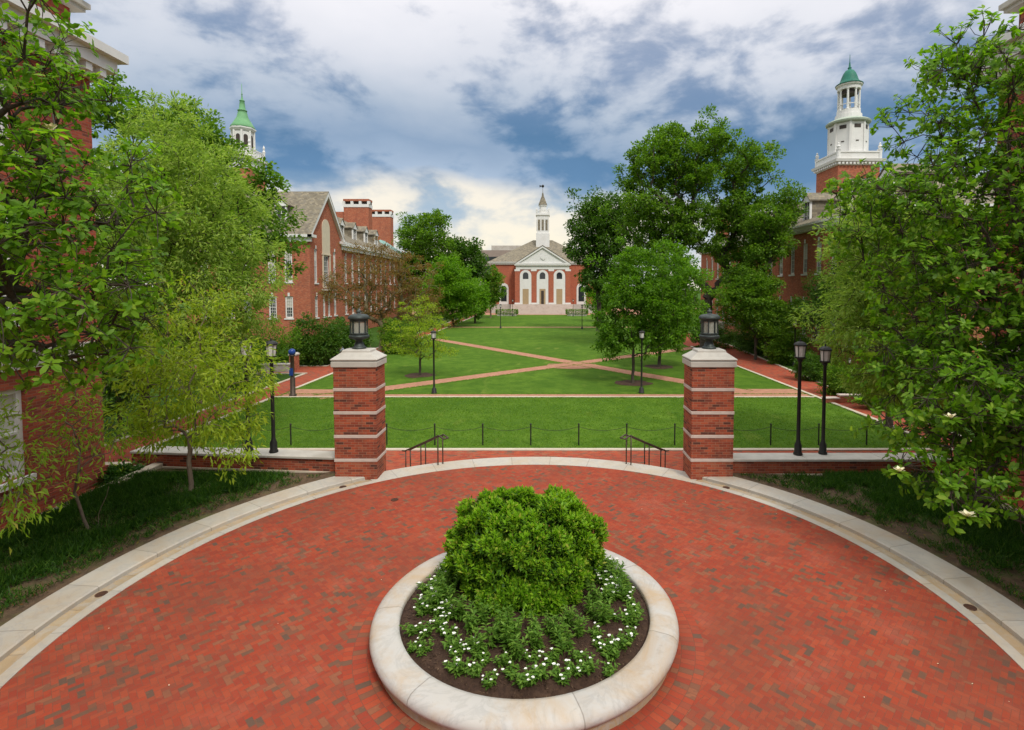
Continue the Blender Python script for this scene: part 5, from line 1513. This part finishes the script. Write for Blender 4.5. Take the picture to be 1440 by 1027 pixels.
# ================================================================== GROUND COVER
def cover(name, poly_fn, n, hgt, mat, seed, dens, z0=.08):
    """blades of grass-like ground cover in tufts"""
    rng = np.random.default_rng(seed)
    pts = poly_fn(rng, n)
    P = np.repeat(pts, 7, 0); k = len(P)
    P = P + np.concatenate([rng.normal(0, .035, (k, 2)), np.zeros((k, 1))], 1)
    D = np.concatenate([rng.normal(0, .55, (k, 2)), np.ones((k, 1))], 1)
    Nn = np.concatenate([rng.normal(0, 1, (k, 2)), np.full((k, 1), .2)], 1)
    L = rng.uniform(.5, 1.15, k) * hgt
    V, Fq = leaves(P, D, Nn, L, np.full(k, .016), 'quad', .35)
    o = np_mesh(name, V, Fq, mat)
    return kind(o, 'stuff')
def in_bed(sg, keep):
    def fn(rng, n):
        out = []
        while len(out) < n:
            x_ = rng.uniform(5.9, 11.5); y_ = rng.uniform(5.5, 15.7)
            rad = math.hypot(x_, y_ - CY)
            if rad < 8.55: continue
            if y_ > 14.9: continue
            w = keep(x_, y_, rad)
            pat = math.sin(x_ * 2.3 + y_ * .7 + 1.3 * sg) + math.sin(y_ * 2.9 - x_ * 1.1) + .9 * math.sin(x_ * 5.1 + y_ * 4.3)
            if rng.random() > w * (1 if pat > -.6 else .15): continue
            out.append((sg * x_, y_, .10))
        return np.array(out)
    return fn
cover('groundcover', in_bed(-1, lambda x, y, r: min(1, max(0.02, (r - 9.1) / .6))), 10500, .22, 'l_cover', 1, 1)
cover('groundcover', in_bed(1, lambda x, y, r: min(1, max(0.03, (r - 9.0) / .7)) * (.25 if y > 14.2 and x < 8.3 else 1)), 10000, .21, 'l_cover', 2, 1)
cover('grass', in_bed(-1, lambda x, y, r: .6 if (r < 9.3 or y > 13.6) else .05), 1100, .13, 'l_cover', 3, 1)
cover('grass', in_bed(1, lambda x, y, r: .6 if (r < 9.3 or y > 13.6) else .05), 1100, .13, 'l_cover', 4, 1)
# short blades over the near lawn and along the edges of every path
def lawn_blades():
    rng = np.random.default_rng(23)
    P = [np.stack([rng.uniform(-16.1, 16.5, 26000), rng.uniform(21.7, 31.8, 26000)], 1)]
    def along(a, b, n, off=0.0):
        a, b = np.array(a[:2], float), np.array(b[:2], float); u = unit(b - a); nn = np.array([-u[1], u[0]])
        P.append(a + (b - a) * rng.random((n, 1)) + nn * (off + rng.normal(0, .045, (n, 1))))
    along((-16.1, 21.63), (16.5, 21.63), 2600); along((-16.2, 31.82), (16.9, 31.82), 2200); along((-16.2, 32.92), (17, 32.92), 2200)
    for a, b in ((P1, P4), (P2, P3)):
        along(a, b, 1800, .80); along(a, b, 1800, -.80)
    along((-16.12, 21.6), (-16.12, 60), 2000); along((16.95, 27), (16.6, 45), 1200)
    P = np.concatenate(P); P = P + rng.normal(0, .01, P.shape)
    P = np.repeat(P, 4, 0) ; k = len(P); P = P + rng.normal(0, .03, P.shape)
    P = np.concatenate([P, np.full((k, 1), ZL - .005)], 1)
    D = np.concatenate([rng.normal(0, .6, (k, 2)), np.ones((k, 1))], 1)
    V, Fq = leaves(P, D, rng.normal(0, 1, (k, 3)), rng.uniform(.035, .085, k), np.full(k, .016), 'quad', .3)
    return kind(np_mesh('grass', V, Fq, 'l_grass'), 'stuff')
lawn_blades()
# leaf litter on bare soil
rng = np.random.default_rng(17)
fnl, fnr = in_bed(-1, lambda x, y, r: 1 if r < 9.4 else .2), in_bed(1, lambda x, y, r: 1 if r < 9.4 else .2)
pts = np.concatenate([fnl(rng, 700), fnr(rng, 700)]); k = len(pts); pts[:, 2] = .13 + rng.uniform(-.03, .02, k)
V, Fq = leaves(pts, np.concatenate([rng.normal(0, 1, (k, 2)), rng.normal(0, .1, (k, 1))], 1), np.tile([0, 0, 1.], (k, 1)) + rng.normal(0, .2, (k, 3)), rng.uniform(.03, .09, k), rng.uniform(.02, .05, k))
kind(np_mesh('leaf_litter', V, Fq, 'l_red'), 'stuff')
def mulch(p, r):
    m = MB(); rng = np.random.default_rng(int(p.x * 10) % 97)
    m.face([(p.x + r * math.cos(a) * rng.uniform(.85, 1.15), p.y + r * math.sin(a) * rng.uniform(.85, 1.15), ZL + .014) for a in np.linspace(0, 2 * math.pi, 19)[:-1]])
    kind(m.build('mulch_ring', 'soil'), 'structure')

# ================================================================== TREES
def ell(px, py, Y, rx, ry, dd, w=1.0):
    """crown lobe centred on the sight line through (px, py) at distance Y, radii rx, ry in photo pixels, dd metres deep"""
    c = DP(px, py, Y); s = Y / F
    return (c.x, c.y, c.z, rx * s, dd, ry * s, w)

# --- near magnolia at the left edge
MAL = tree('magnolia_tree', 'big leaved magnolia overhanging the left edge in front of the brick building', 'tree', (-9.7, 8.4, .05),
     [(-8.7, 8.5, 7.0, 2.6, 2.3, 2.0, 1.2), (-7.2, 8.2, 6.3, 1.4, 1.6, 1.1, 1.2), (-8.8, 8.3, 9.2, 2.0, 1.9, 1.3, .9), (-8.4, 8.4, 5.0, 2.2, 1.9, 1.2, 1.2), (-7.0, 8.4, 5.4, 1.1, 1.4, .9, 1.1)],
     215, 80, .138, .068, .60, .17, 2.6, 'l_magnolia', 'bark', 41, shape='leaf', rosette=8, droop=.16, power=.6, tip=.009, outw=.4, loose=.2)
# --- near magnolia at the right edge
MAG = tree('magnolia_tree', 'big leaved magnolia at the right edge with a few white blossoms', 'tree', (10.25, 11.75, .05),
     [(10.6, 12.2, 7.8, 2.4, 2.2, 2.2, 1.1), (10.3, 12.0, 9.9, 1.35, 1.3, 1.3, 1.0), (9.6, 11.6, 5.6, 2.1, 2.1, 1.6, 1.3), (9.0, 11.2, 3.9, 1.4, 1.5, 1.2, 1.4), (10.3, 10.6, 4.3, 2.0, 1.8, 1.6, 1.2), (9.7, 10.2, 2.4, 1.5, 1.2, 1.1, 1.2), (8.3, 12.4, 7.3, 1.2, 1.3, 1.1, .9), (10.9, 9.6, 6.2, 1.4, 1.4, 1.6, .8),
      (7.75, 10.3, 2.6, .85, .8, .5, 1.4), (7.9, 9.5, 2.05, .8, .7, .5, 1.5), (8.3, 9.75, 3.2, 1.1, 1, .8, 1.4), (8.5, 8.9, 1.75, .7, .6, .5, 1.3), (9.6, 9.2, 3.3, 1.2, .9, 1.0, 1.2), ell(1262, 185, 12.6, 34, 34, .8, 1.1), ell(1225, 285, 13, 34, 34, .9, 1.1), ell(1340, 95, 12.4, 34, 34, .7, 1)],
     480, 80, .145, .071, .58, .14, 2.3, 'l_magnolia', 'bark', 42, shape='leaf', rosette=8, droop=.14, power=.55, tip=.009, outw=.4, loose=.12)
def blossom(parent, p, base, s=.085):
    m = MB()
    for k in range(9):
        a = k * .698 + (.3 if k % 2 else 0); c, s_ = math.cos(a), math.sin(a); r_ = s * (1.0 if k % 2 else .8); z_ = .03 if k % 2 else .055
        q = lambda rad, off, z: (p[0] + c * rad - s_ * off, p[1] + s_ * rad + c * off, p[2] + z)
        m.face([q(.01, 0, 0), q(r_ * .6, r_ * .42, z_), q(r_ * 1.1, 0, z_ * 1.5), q(r_ * .6, -r_ * .42, z_)])
    m.lathe([(.012, .0), (.018, .03), (.005, .055)], (p[0], p[1], p[2]), 8)
    return m.build('blossom', 'petal_yellow', parent, org=base)
for px_, py_, Y, s, MAG in ((1337, 588, 9.3, .10, MAG), (1265, 663, 9.6, .10, MAG), (1361, 726, 8.8, .12, MAG), (72, 183, 7.2, .09, MAL)):
    p = DP(px_, py_, Y); b = tuple(MAG.location)
    blossom(MAG, p, b, s); sg_ = 1 if p.x > 0 else -1
    rng = np.random.default_rng(int(px_)); n = 9
    a = np.linspace(0, 6.28, n + 1)[:-1]; pp = np.array(p) + np.stack([np.cos(a) * .03, np.sin(a) * .03, np.full(n, -.03)], 1)
    V, Fq = leaves(pp, np.stack([np.cos(a), np.sin(a), rng.uniform(-.1, .35, n)], 1), np.tile([0, 0, 1.], (n, 1)), rng.uniform(.17, .24, n), rng.uniform(.085, .11, n), 'leaf', .2)
    np_mesh('leaf_rosette', V, Fq, 'l_magnolia', MAG, b)
    tb = Tubes(); q = np.array(p); tb.add([q - np.array([0, 0, .02]), q + np.array([.12 * sg_, .18, -.05]), q + np.array([.35 * sg_, .45, .1]), q + np.array([.8 * sg_, .9, .5])], [.007, .008, .010, .012], 5); tb.build('flower_branch', 'bark', MAG, b)

# --- saplings and small trees in the left bed
tree('sapling', 'two stemmed sapling with yellow green and reddish new leaves beside the left bed kerb', 'tree', G(130, 750, .08),
     [(-9.9, 11.5, 2.75, .95, .9, .75), (-9.5, 11.3, 2.2, .8, .8, .5), (-10.1, 11.7, 3.3, .7, .7, .5, .8)], 40, 30, .14, .036, .34, .030, .95, 'l_sapling', 'bark_pale', 51, stems=2, droop=.25, tip=.005, power=.7, hang=.3)
tree('sapling', 'leaning sapling with drooping yellow green leaves in the lower left corner', 'tree', (-10.6, 9.7, .08),
     [(-9.9, 9.7, 2.3, .8, .8, .7), (-9.4, 9.6, 1.7, .6, .6, .4), (-10.2, 9.8, 3.2, .7, .7, .6)], 44, 30, .15, .038, .34, .03, .9, 'l_sapling', 'bark_pale', 52, stems=2, droop=.3, tip=.005, power=.7, hang=.5)
b = G(268, 697, .08)
tree('small_maple', 'slender young tree with light green drooping leaves before the left low wall', 'tree', b,
     [ell(275, 560, 13.4, 85, 60, 1.4, 1.2), ell(320, 600, 13.2, 50, 38, .9), ell(240, 500, 13.7, 85, 55, 1.4, 1.1), ell(320, 520, 13.4, 70, 50, 1.1), ell(215, 590, 13.6, 60, 45, 1.0), ell(275, 430, 13.8, 60, 45, 1.0, .7)],
     150, 52, .17, .045, .34, .055, 1.5, 'l_yellow', 'bark_pale', 53, stems=1, droop=.25, tip=.006, power=.6, hang=.4)
# --- willow oak and darker oak behind it
b = G(205, 612, ZL)
tree('willow_oak', 'tall fine leaved light green tree behind the left low wall', 'tree', b,
     [ell(245, 250, 22.5, 85, 75, 2.6, 1.2), ell(300, 330, 22.3, 80, 85, 2.5, 1.2), ell(215, 380, 22, 95, 85, 2.6, 1), ell(330, 410, 21.5, 65, 70, 2.0, 1), ell(260, 470, 21.5, 100, 60, 2.3, .9), ell(180, 290, 22.5, 60, 70, 2, .8), ell(250, 195, 22.6, 50, 40, 1.5, .7), ell(285, 240, 22.6, 45, 50, 1.5, .8)],
     520, 110, .20, .055, .46, .20, 3.2, 'l_willow', 'bark', 54, droop=.15, power=.6, hang=.25)
b = G(255, 560, ZL); b.y = 33; b.x = DP(255, 405, 33).x
tree('oak_tree', 'dark green oak rising behind the fine leaved tree at left', 'tree', b,
     [ell(260, 190, 33, 42, 36, 2.5), ell(298, 196, 33, 24, 24, 1.8), ell(170, 160, 33, 38, 45, 2.4), ell(345, 285, 32, 40, 26, 1.8), ell(376, 252, 32, 18, 20, 1), ell(360, 268, 32, 24, 20, 1), ell(345, 330, 32, 55, 60, 2.6), ell(220, 300, 34, 100, 90, 3), ell(300, 230, 33, 28, 34, 2)],
     330, 110, .26, .15, .72, .30, 4.5, 'l_oak', 'bark', 55, power=.5)
# fine leaved tree behind the right magnolia
b = G(1250, 600, ZL)
tree('willow_oak', 'fine leaved tree behind the right low wall, left of the magnolia', 'tree', b,
     [ell(1235, 330, 20.5, 60, 55, 2), ell(1215, 440, 20, 55, 70, 2), ell(1260, 410, 20, 70, 80, 2.2), ell(1240, 520, 19.5, 36, 45, 1.5), ell(1290, 500, 19.8, 70, 70, 2), ell(1205, 375, 20.4, 32, 45, 1.2), ell(1290, 340, 20.5, 60, 60, 2)],
     420, 110, .19, .05, .52, .16, 2.6, 'l_willow', 'bark', 56, droop=.15, power=.6, hang=.2)
b = G(1158, 520, ZL)
tree('holly_tree', 'dark evergreen tree close to the right hall, behind the lamp posts', 'tree', b,
     [ell(1160, 415, b.y, 28, 34, 1.8), ell(1142, 438, b.y, 24, 24, 1.5), ell(1195, 325, b.y, 16, 30, 1.1), ell(1186, 400, b.y, 22, 50, 1.4)], 150, 100, .16, .09, .5, .16, 2.0, 'l_dark', 'bark', 57, power=.5)

# --- lawn trees
b = G(591, 528, ZL); mulch(b, 1.15)
tree('young_tree', 'small yellow green tree on the left lawn, lamp post at its right', 'tree', b,
     [ell(592, 462, b.y, 42, 24, 1.9, 1.3), ell(575, 488, b.y, 34, 14, 1.5), ell(612, 490, b.y, 32, 13, 1.5), ell(592, 440, b.y, 24, 20, 1.1)], 120, 70, .13, .06, .42, .085, 1.5, 'l_yellow', 'bark', 61, droop=.2, power=.6, flat=.45)
b = G(530, 492, ZL)
tree('redbud_tree', 'sparse reddish brown tree with spreading limbs before the gabled hall', 'tree', b,
     [ell(500, 405, b.y, 50, 34, 3.2), ell(560, 392, b.y, 54, 40, 3.2), ell(525, 372, b.y, 48, 30, 3), ell(585, 425, b.y, 40, 34, 2.5), ell(475, 405, b.y, 30, 24, 1.8, .8), ell(550, 435, b.y, 50, 26, 2.5)], 300, 66, .17, .10, .62, .27, 1.7, 'l_red', 'bark_olive', 62, stems=3, power=.75, tip=.02)
b = G(637, 460, ZL)
tree('maple_tree', 'bright green round maple at the left of the far lawn', 'tree', b,
     [ell(632, 405, b.y, 34, 36, 4.2, 1.3), ell(618, 425, b.y, 26, 22, 3.2), ell(648, 422, b.y, 26, 26, 3.2), ell(630, 380, b.y, 22, 16, 2.5)], 200, 100, .34, .22, 1.05, .22, 2.6, 'l_bright', 'bark', 63, power=.45)
b = G(668, 455, ZL)
tree('maple_tree', 'smaller bright green maple just right of the round maple at left', 'tree', b,
     [ell(666, 420, b.y, 20, 24, 3), ell(672, 425, b.y, 15, 20, 2.4), ell(660, 408, b.y, 13, 14, 2)], 120, 90, .34, .22, .9, .18, 2.4, 'l_bright', 'bark', 64, power=.45)
b = G(595, 451, ZL)
tree('oak_tree', 'dark oak behind the bright maples, tallest tree left of the far hall', 'tree', b,
     [ell(597, 335, b.y, 36, 34, 5), ell(625, 355, b.y, 24, 24, 4), ell(575, 330, b.y, 17, 22, 3), ell(612, 318, b.y, 20, 20, 3.4), ell(595, 380, b.y, 38, 40, 5), ell(630, 380, b.y, 20, 25, 3.5)], 260, 90, .44, .30, 1.3, .4, 6, 'l_oak', 'bark', 65, power=.5)
b = G(655, 449, ZL)
tree('oak_tree', 'darkest oak between the tall left oak and the far hall', 'tree', b,
     [ell(655, 355, b.y, 20, 18, 4), ell(650, 385, b.y, 26, 28, 4.5), ell(668, 375, b.y, 14, 24, 3.5), ell(640, 345, b.y, 12, 10, 2.5)], 170, 80, .46, .32, 1.3, .35, 5, 'l_dark', 'bark', 66, power=.5)
b = G(690, 447, ZL)
tree('linden_tree', 'small upright dark green tree with a pale trunk left of the far hall', 'tree', b,
     [ell(692, 405, b.y, 17, 22, 2.6), ell(688, 418, b.y, 15, 15, 2.3), ell(693, 388, b.y, 10, 16, 1.6)], 110, 80, .34, .24, .85, .16, 2.4, 'l_oak', 'bark_pale', 67, power=.45)

b = G(992, 494, ZL)
tree('great_oak', 'great spreading oak at centre right, the largest tree on the lawns', 'tree', b,
     [ell(915, 228, b.y, 32, 36, 3.6, 1.1), ell(940, 205, b.y, 26, 24, 3), ell(1000, 205, b.y, 36, 30, 3.6, 1.1), ell(1045, 245, b.y, 32, 38, 3.6, 1), ell(970, 245, b.y, 44, 38, 4.2, 1.1), ell(905, 290, b.y, 30, 32, 3.6), ell(955, 310, b.y, 50, 38, 4.5, 1), ell(1035, 300, b.y, 40, 34, 4), ell(925, 350, b.y, 36, 26, 3.2, .8), ell(1060, 335, b.y, 34, 24, 3), ell(1010, 345, b.y, 30, 18, 2.6, .5), ell(1035, 372, b.y, 30, 22, 2.6, .8), ell(1062, 215, b.y, 14, 14, 2, .8), ell(885, 265, b.y, 14, 16, 2, .8)],
     600, 120, .28, .17, .70, .55, 5.5, 'l_oak', 'bark', 71, power=.5, rise=.05, pen=.2)
b = G(1078, 503, ZL)
tree('oak_tree', 'oak leaning out to the right of the great oak, in front of the right hall', 'tree', b,
     [ell(1085, 315, b.y, 34, 26, 2.6), ell(1105, 290, b.y, 22, 28, 2), ell(1075, 350, b.y, 30, 20, 2.3), ell(1088, 332, b.y, 26, 24, 2.1), ell(1055, 395, b.y, 36, 28, 2.4, .8)], 190, 95, .24, .15, .66, .22, 5, 'l_oak', 'bark', 72, power=.5)
b = G(842, 466, ZL)
tree('oak_tree', 'round dark oak just right of the far hall', 'tree', b,
     [ell(832, 312, b.y, 30, 32, 4, 1.1), ell(865, 310, b.y, 26, 30, 3.6), ell(835, 350, b.y, 36, 28, 4.2), ell(850, 385, b.y, 34, 24, 4), ell(878, 345, b.y, 26, 32, 3.6), ell(845, 290, b.y, 16, 12, 2)], 270, 95, .38, .26, 1.05, .34, 5, 'l_dark', 'bark', 73, power=.5)
b = G(890, 539, ZL); mulch(b, 1.25)
tree('maple_tree', 'bright green tree with a thin trunk on the right lawn, lamp post beside it', 'tree', b,
     [ell(890, 415, b.y, 46, 34, 2.4, 1.2), ell(872, 450, b.y, 36, 26, 2.0), ell(930, 440, b.y, 44, 28, 2.2), ell(905, 372, b.y, 38, 24, 1.9), ell(945, 395, b.y, 34, 30, 1.9), ell(866, 478, b.y, 26, 14, 1.5), ell(925, 474, b.y, 40, 20, 1.8), ell(865, 395, b.y, 20, 20, 1.2)], 330, 90, .19, .12,   .44, .10, 2.4, 'l_mid', 'bark', 74, power=.5, loose=.8)
b = G(927, 516, ZL); mulch(b, 1.25)
tree('maple_tree', 'second bright green tree standing behind the thin trunked one on the right lawn', 'tree', b,
     [ell(940, 420, b.y, 40, 34, 2.6), ell(955, 450, b.y, 34, 28, 2.3), ell(925, 460, b.y, 38, 26, 2.3), ell(948, 380, b.y, 28, 24, 1.8)], 190, 90, .22, .14, .58, .13, 2.4, 'l_mid', 'bark', 75, power=.45)
b = G(838, 452, ZL)
tree('maple_tree', 'low light green tree at the foot of the round dark oak beside the far hall', 'tree', b,
     [ell(838, 415, b.y, 15, 20, 2.5), ell(848, 425, b.y, 14, 16, 2.2)], 80, 80, .32, .22, .8, .16, 2, 'l_bright', 'bark', 76, power=.45)

b = G(1062, 506, ZL)
tree('shade_tree', 'low dark green tree under the great oak, against the right hall', 'tree', b,
     [ell(1045, 425, b.y, 36, 32, 2.4), ell(1080, 445, b.y, 34, 30, 2.4), ell(1060, 405, b.y, 30, 20, 2.0), ell(1108, 440, b.y, 20, 24, 1.5)], 230, 95, .22, .13, .6, .13, 2.2, 'l_oak', 'bark', 77, power=.5)
b = G(168, 598, ZL)
tree('dogwood_tree', 'low dark leaved tree by the corner of the left brick building, behind the sapling', 'tree', b,
     [ell(170, 470, b.y, 50, 60, 1.6), ell(150, 540, b.y, 40, 40, 1.4), ell(215, 500, b.y, 45, 45, 1.5)], 150, 80, .17, .08, .5, .09, 1.5, 'l_dark', 'bark', 78, power=.5)

# --- shrubs
def sh(px, py, rx, ry, leaf, seed, label, cat='shrub', nm='shrub', zb=ZL, n=70, L=.16):
    b = G(px, py, zb); s = b.y / F
    c = (b.x, b.y, zb + ry * s * .9)
    return bush(nm, label, cat, b, [(c[0] - rx * s * .4, c[1], c[2], rx * s * .6, rx * s * .5, ry * s), (c[0] + rx * s * .4, c[1] + .3, c[2] - .1, rx * s * .6, rx * s * .5, ry * s * .85), (c[0], c[1] - .3, c[2] - ry * s * .3, rx * s * .7, rx * s * .5, ry * s * .6)],
                n, 90, L, L * .45, .14 * ry * s + .22, leaf, 'bark', seed)
sh(447, 513, 38, 36, 'l_dark', 81, 'dark rhododendron bush at the far side of the branch walk', n=120, L=.22)
sh(490, 506, 26, 30, 'l_dark', 82, 'dark bush directly behind the left gate pillar', n=90, L=.22)
sh(377, 520, 45, 36, 'l_oak', 83, 'green bush beside the left walk, behind the two lamp posts', n=120, L=.17)
sh(325, 545, 40, 40, 'l_oak', 84, 'bush on the outer side of the left walk behind the slender young tree', n=110, L=.17)
sh(1072, 497, 40, 28, 'l_dark', 85, 'dark shrub behind the right gate pillar, beside the right walk', n=120, L=.2)
sh(1108, 512, 34, 30, 'l_oak', 86, 'green shrub between the right walk and the hall windows', n=110, L=.18)
sh(1150, 535, 34, 20, 'l_dark', 87, 'low clipped shrub along the right walk, behind the lamp posts', n=90, L=.15)
sh(1190, 555, 36, 24, 'l_oak', 88, 'low shrub at the bend of the right walk', n=90, L=.15)
sh(1235, 575, 34, 30, 'l_oak', 89, 'shrub beside the lower end of the right walk under the fine leaved tree', n=90, L=.15)
sh(172, 672, 14, 7, 'l_cover', 90, 'small dark tuft beside the corner of the left brick building', zb=0, n=30, L=.12)
sh(560, 497, 26, 26, 'l_oak', 91, 'green bush beyond the yellow green tree on the left lawn', n=80, L=.2)
sh(1010, 490, 40, 22, 'l_dark', 92, 'dark bush under the great oak', n=90, L=.2)
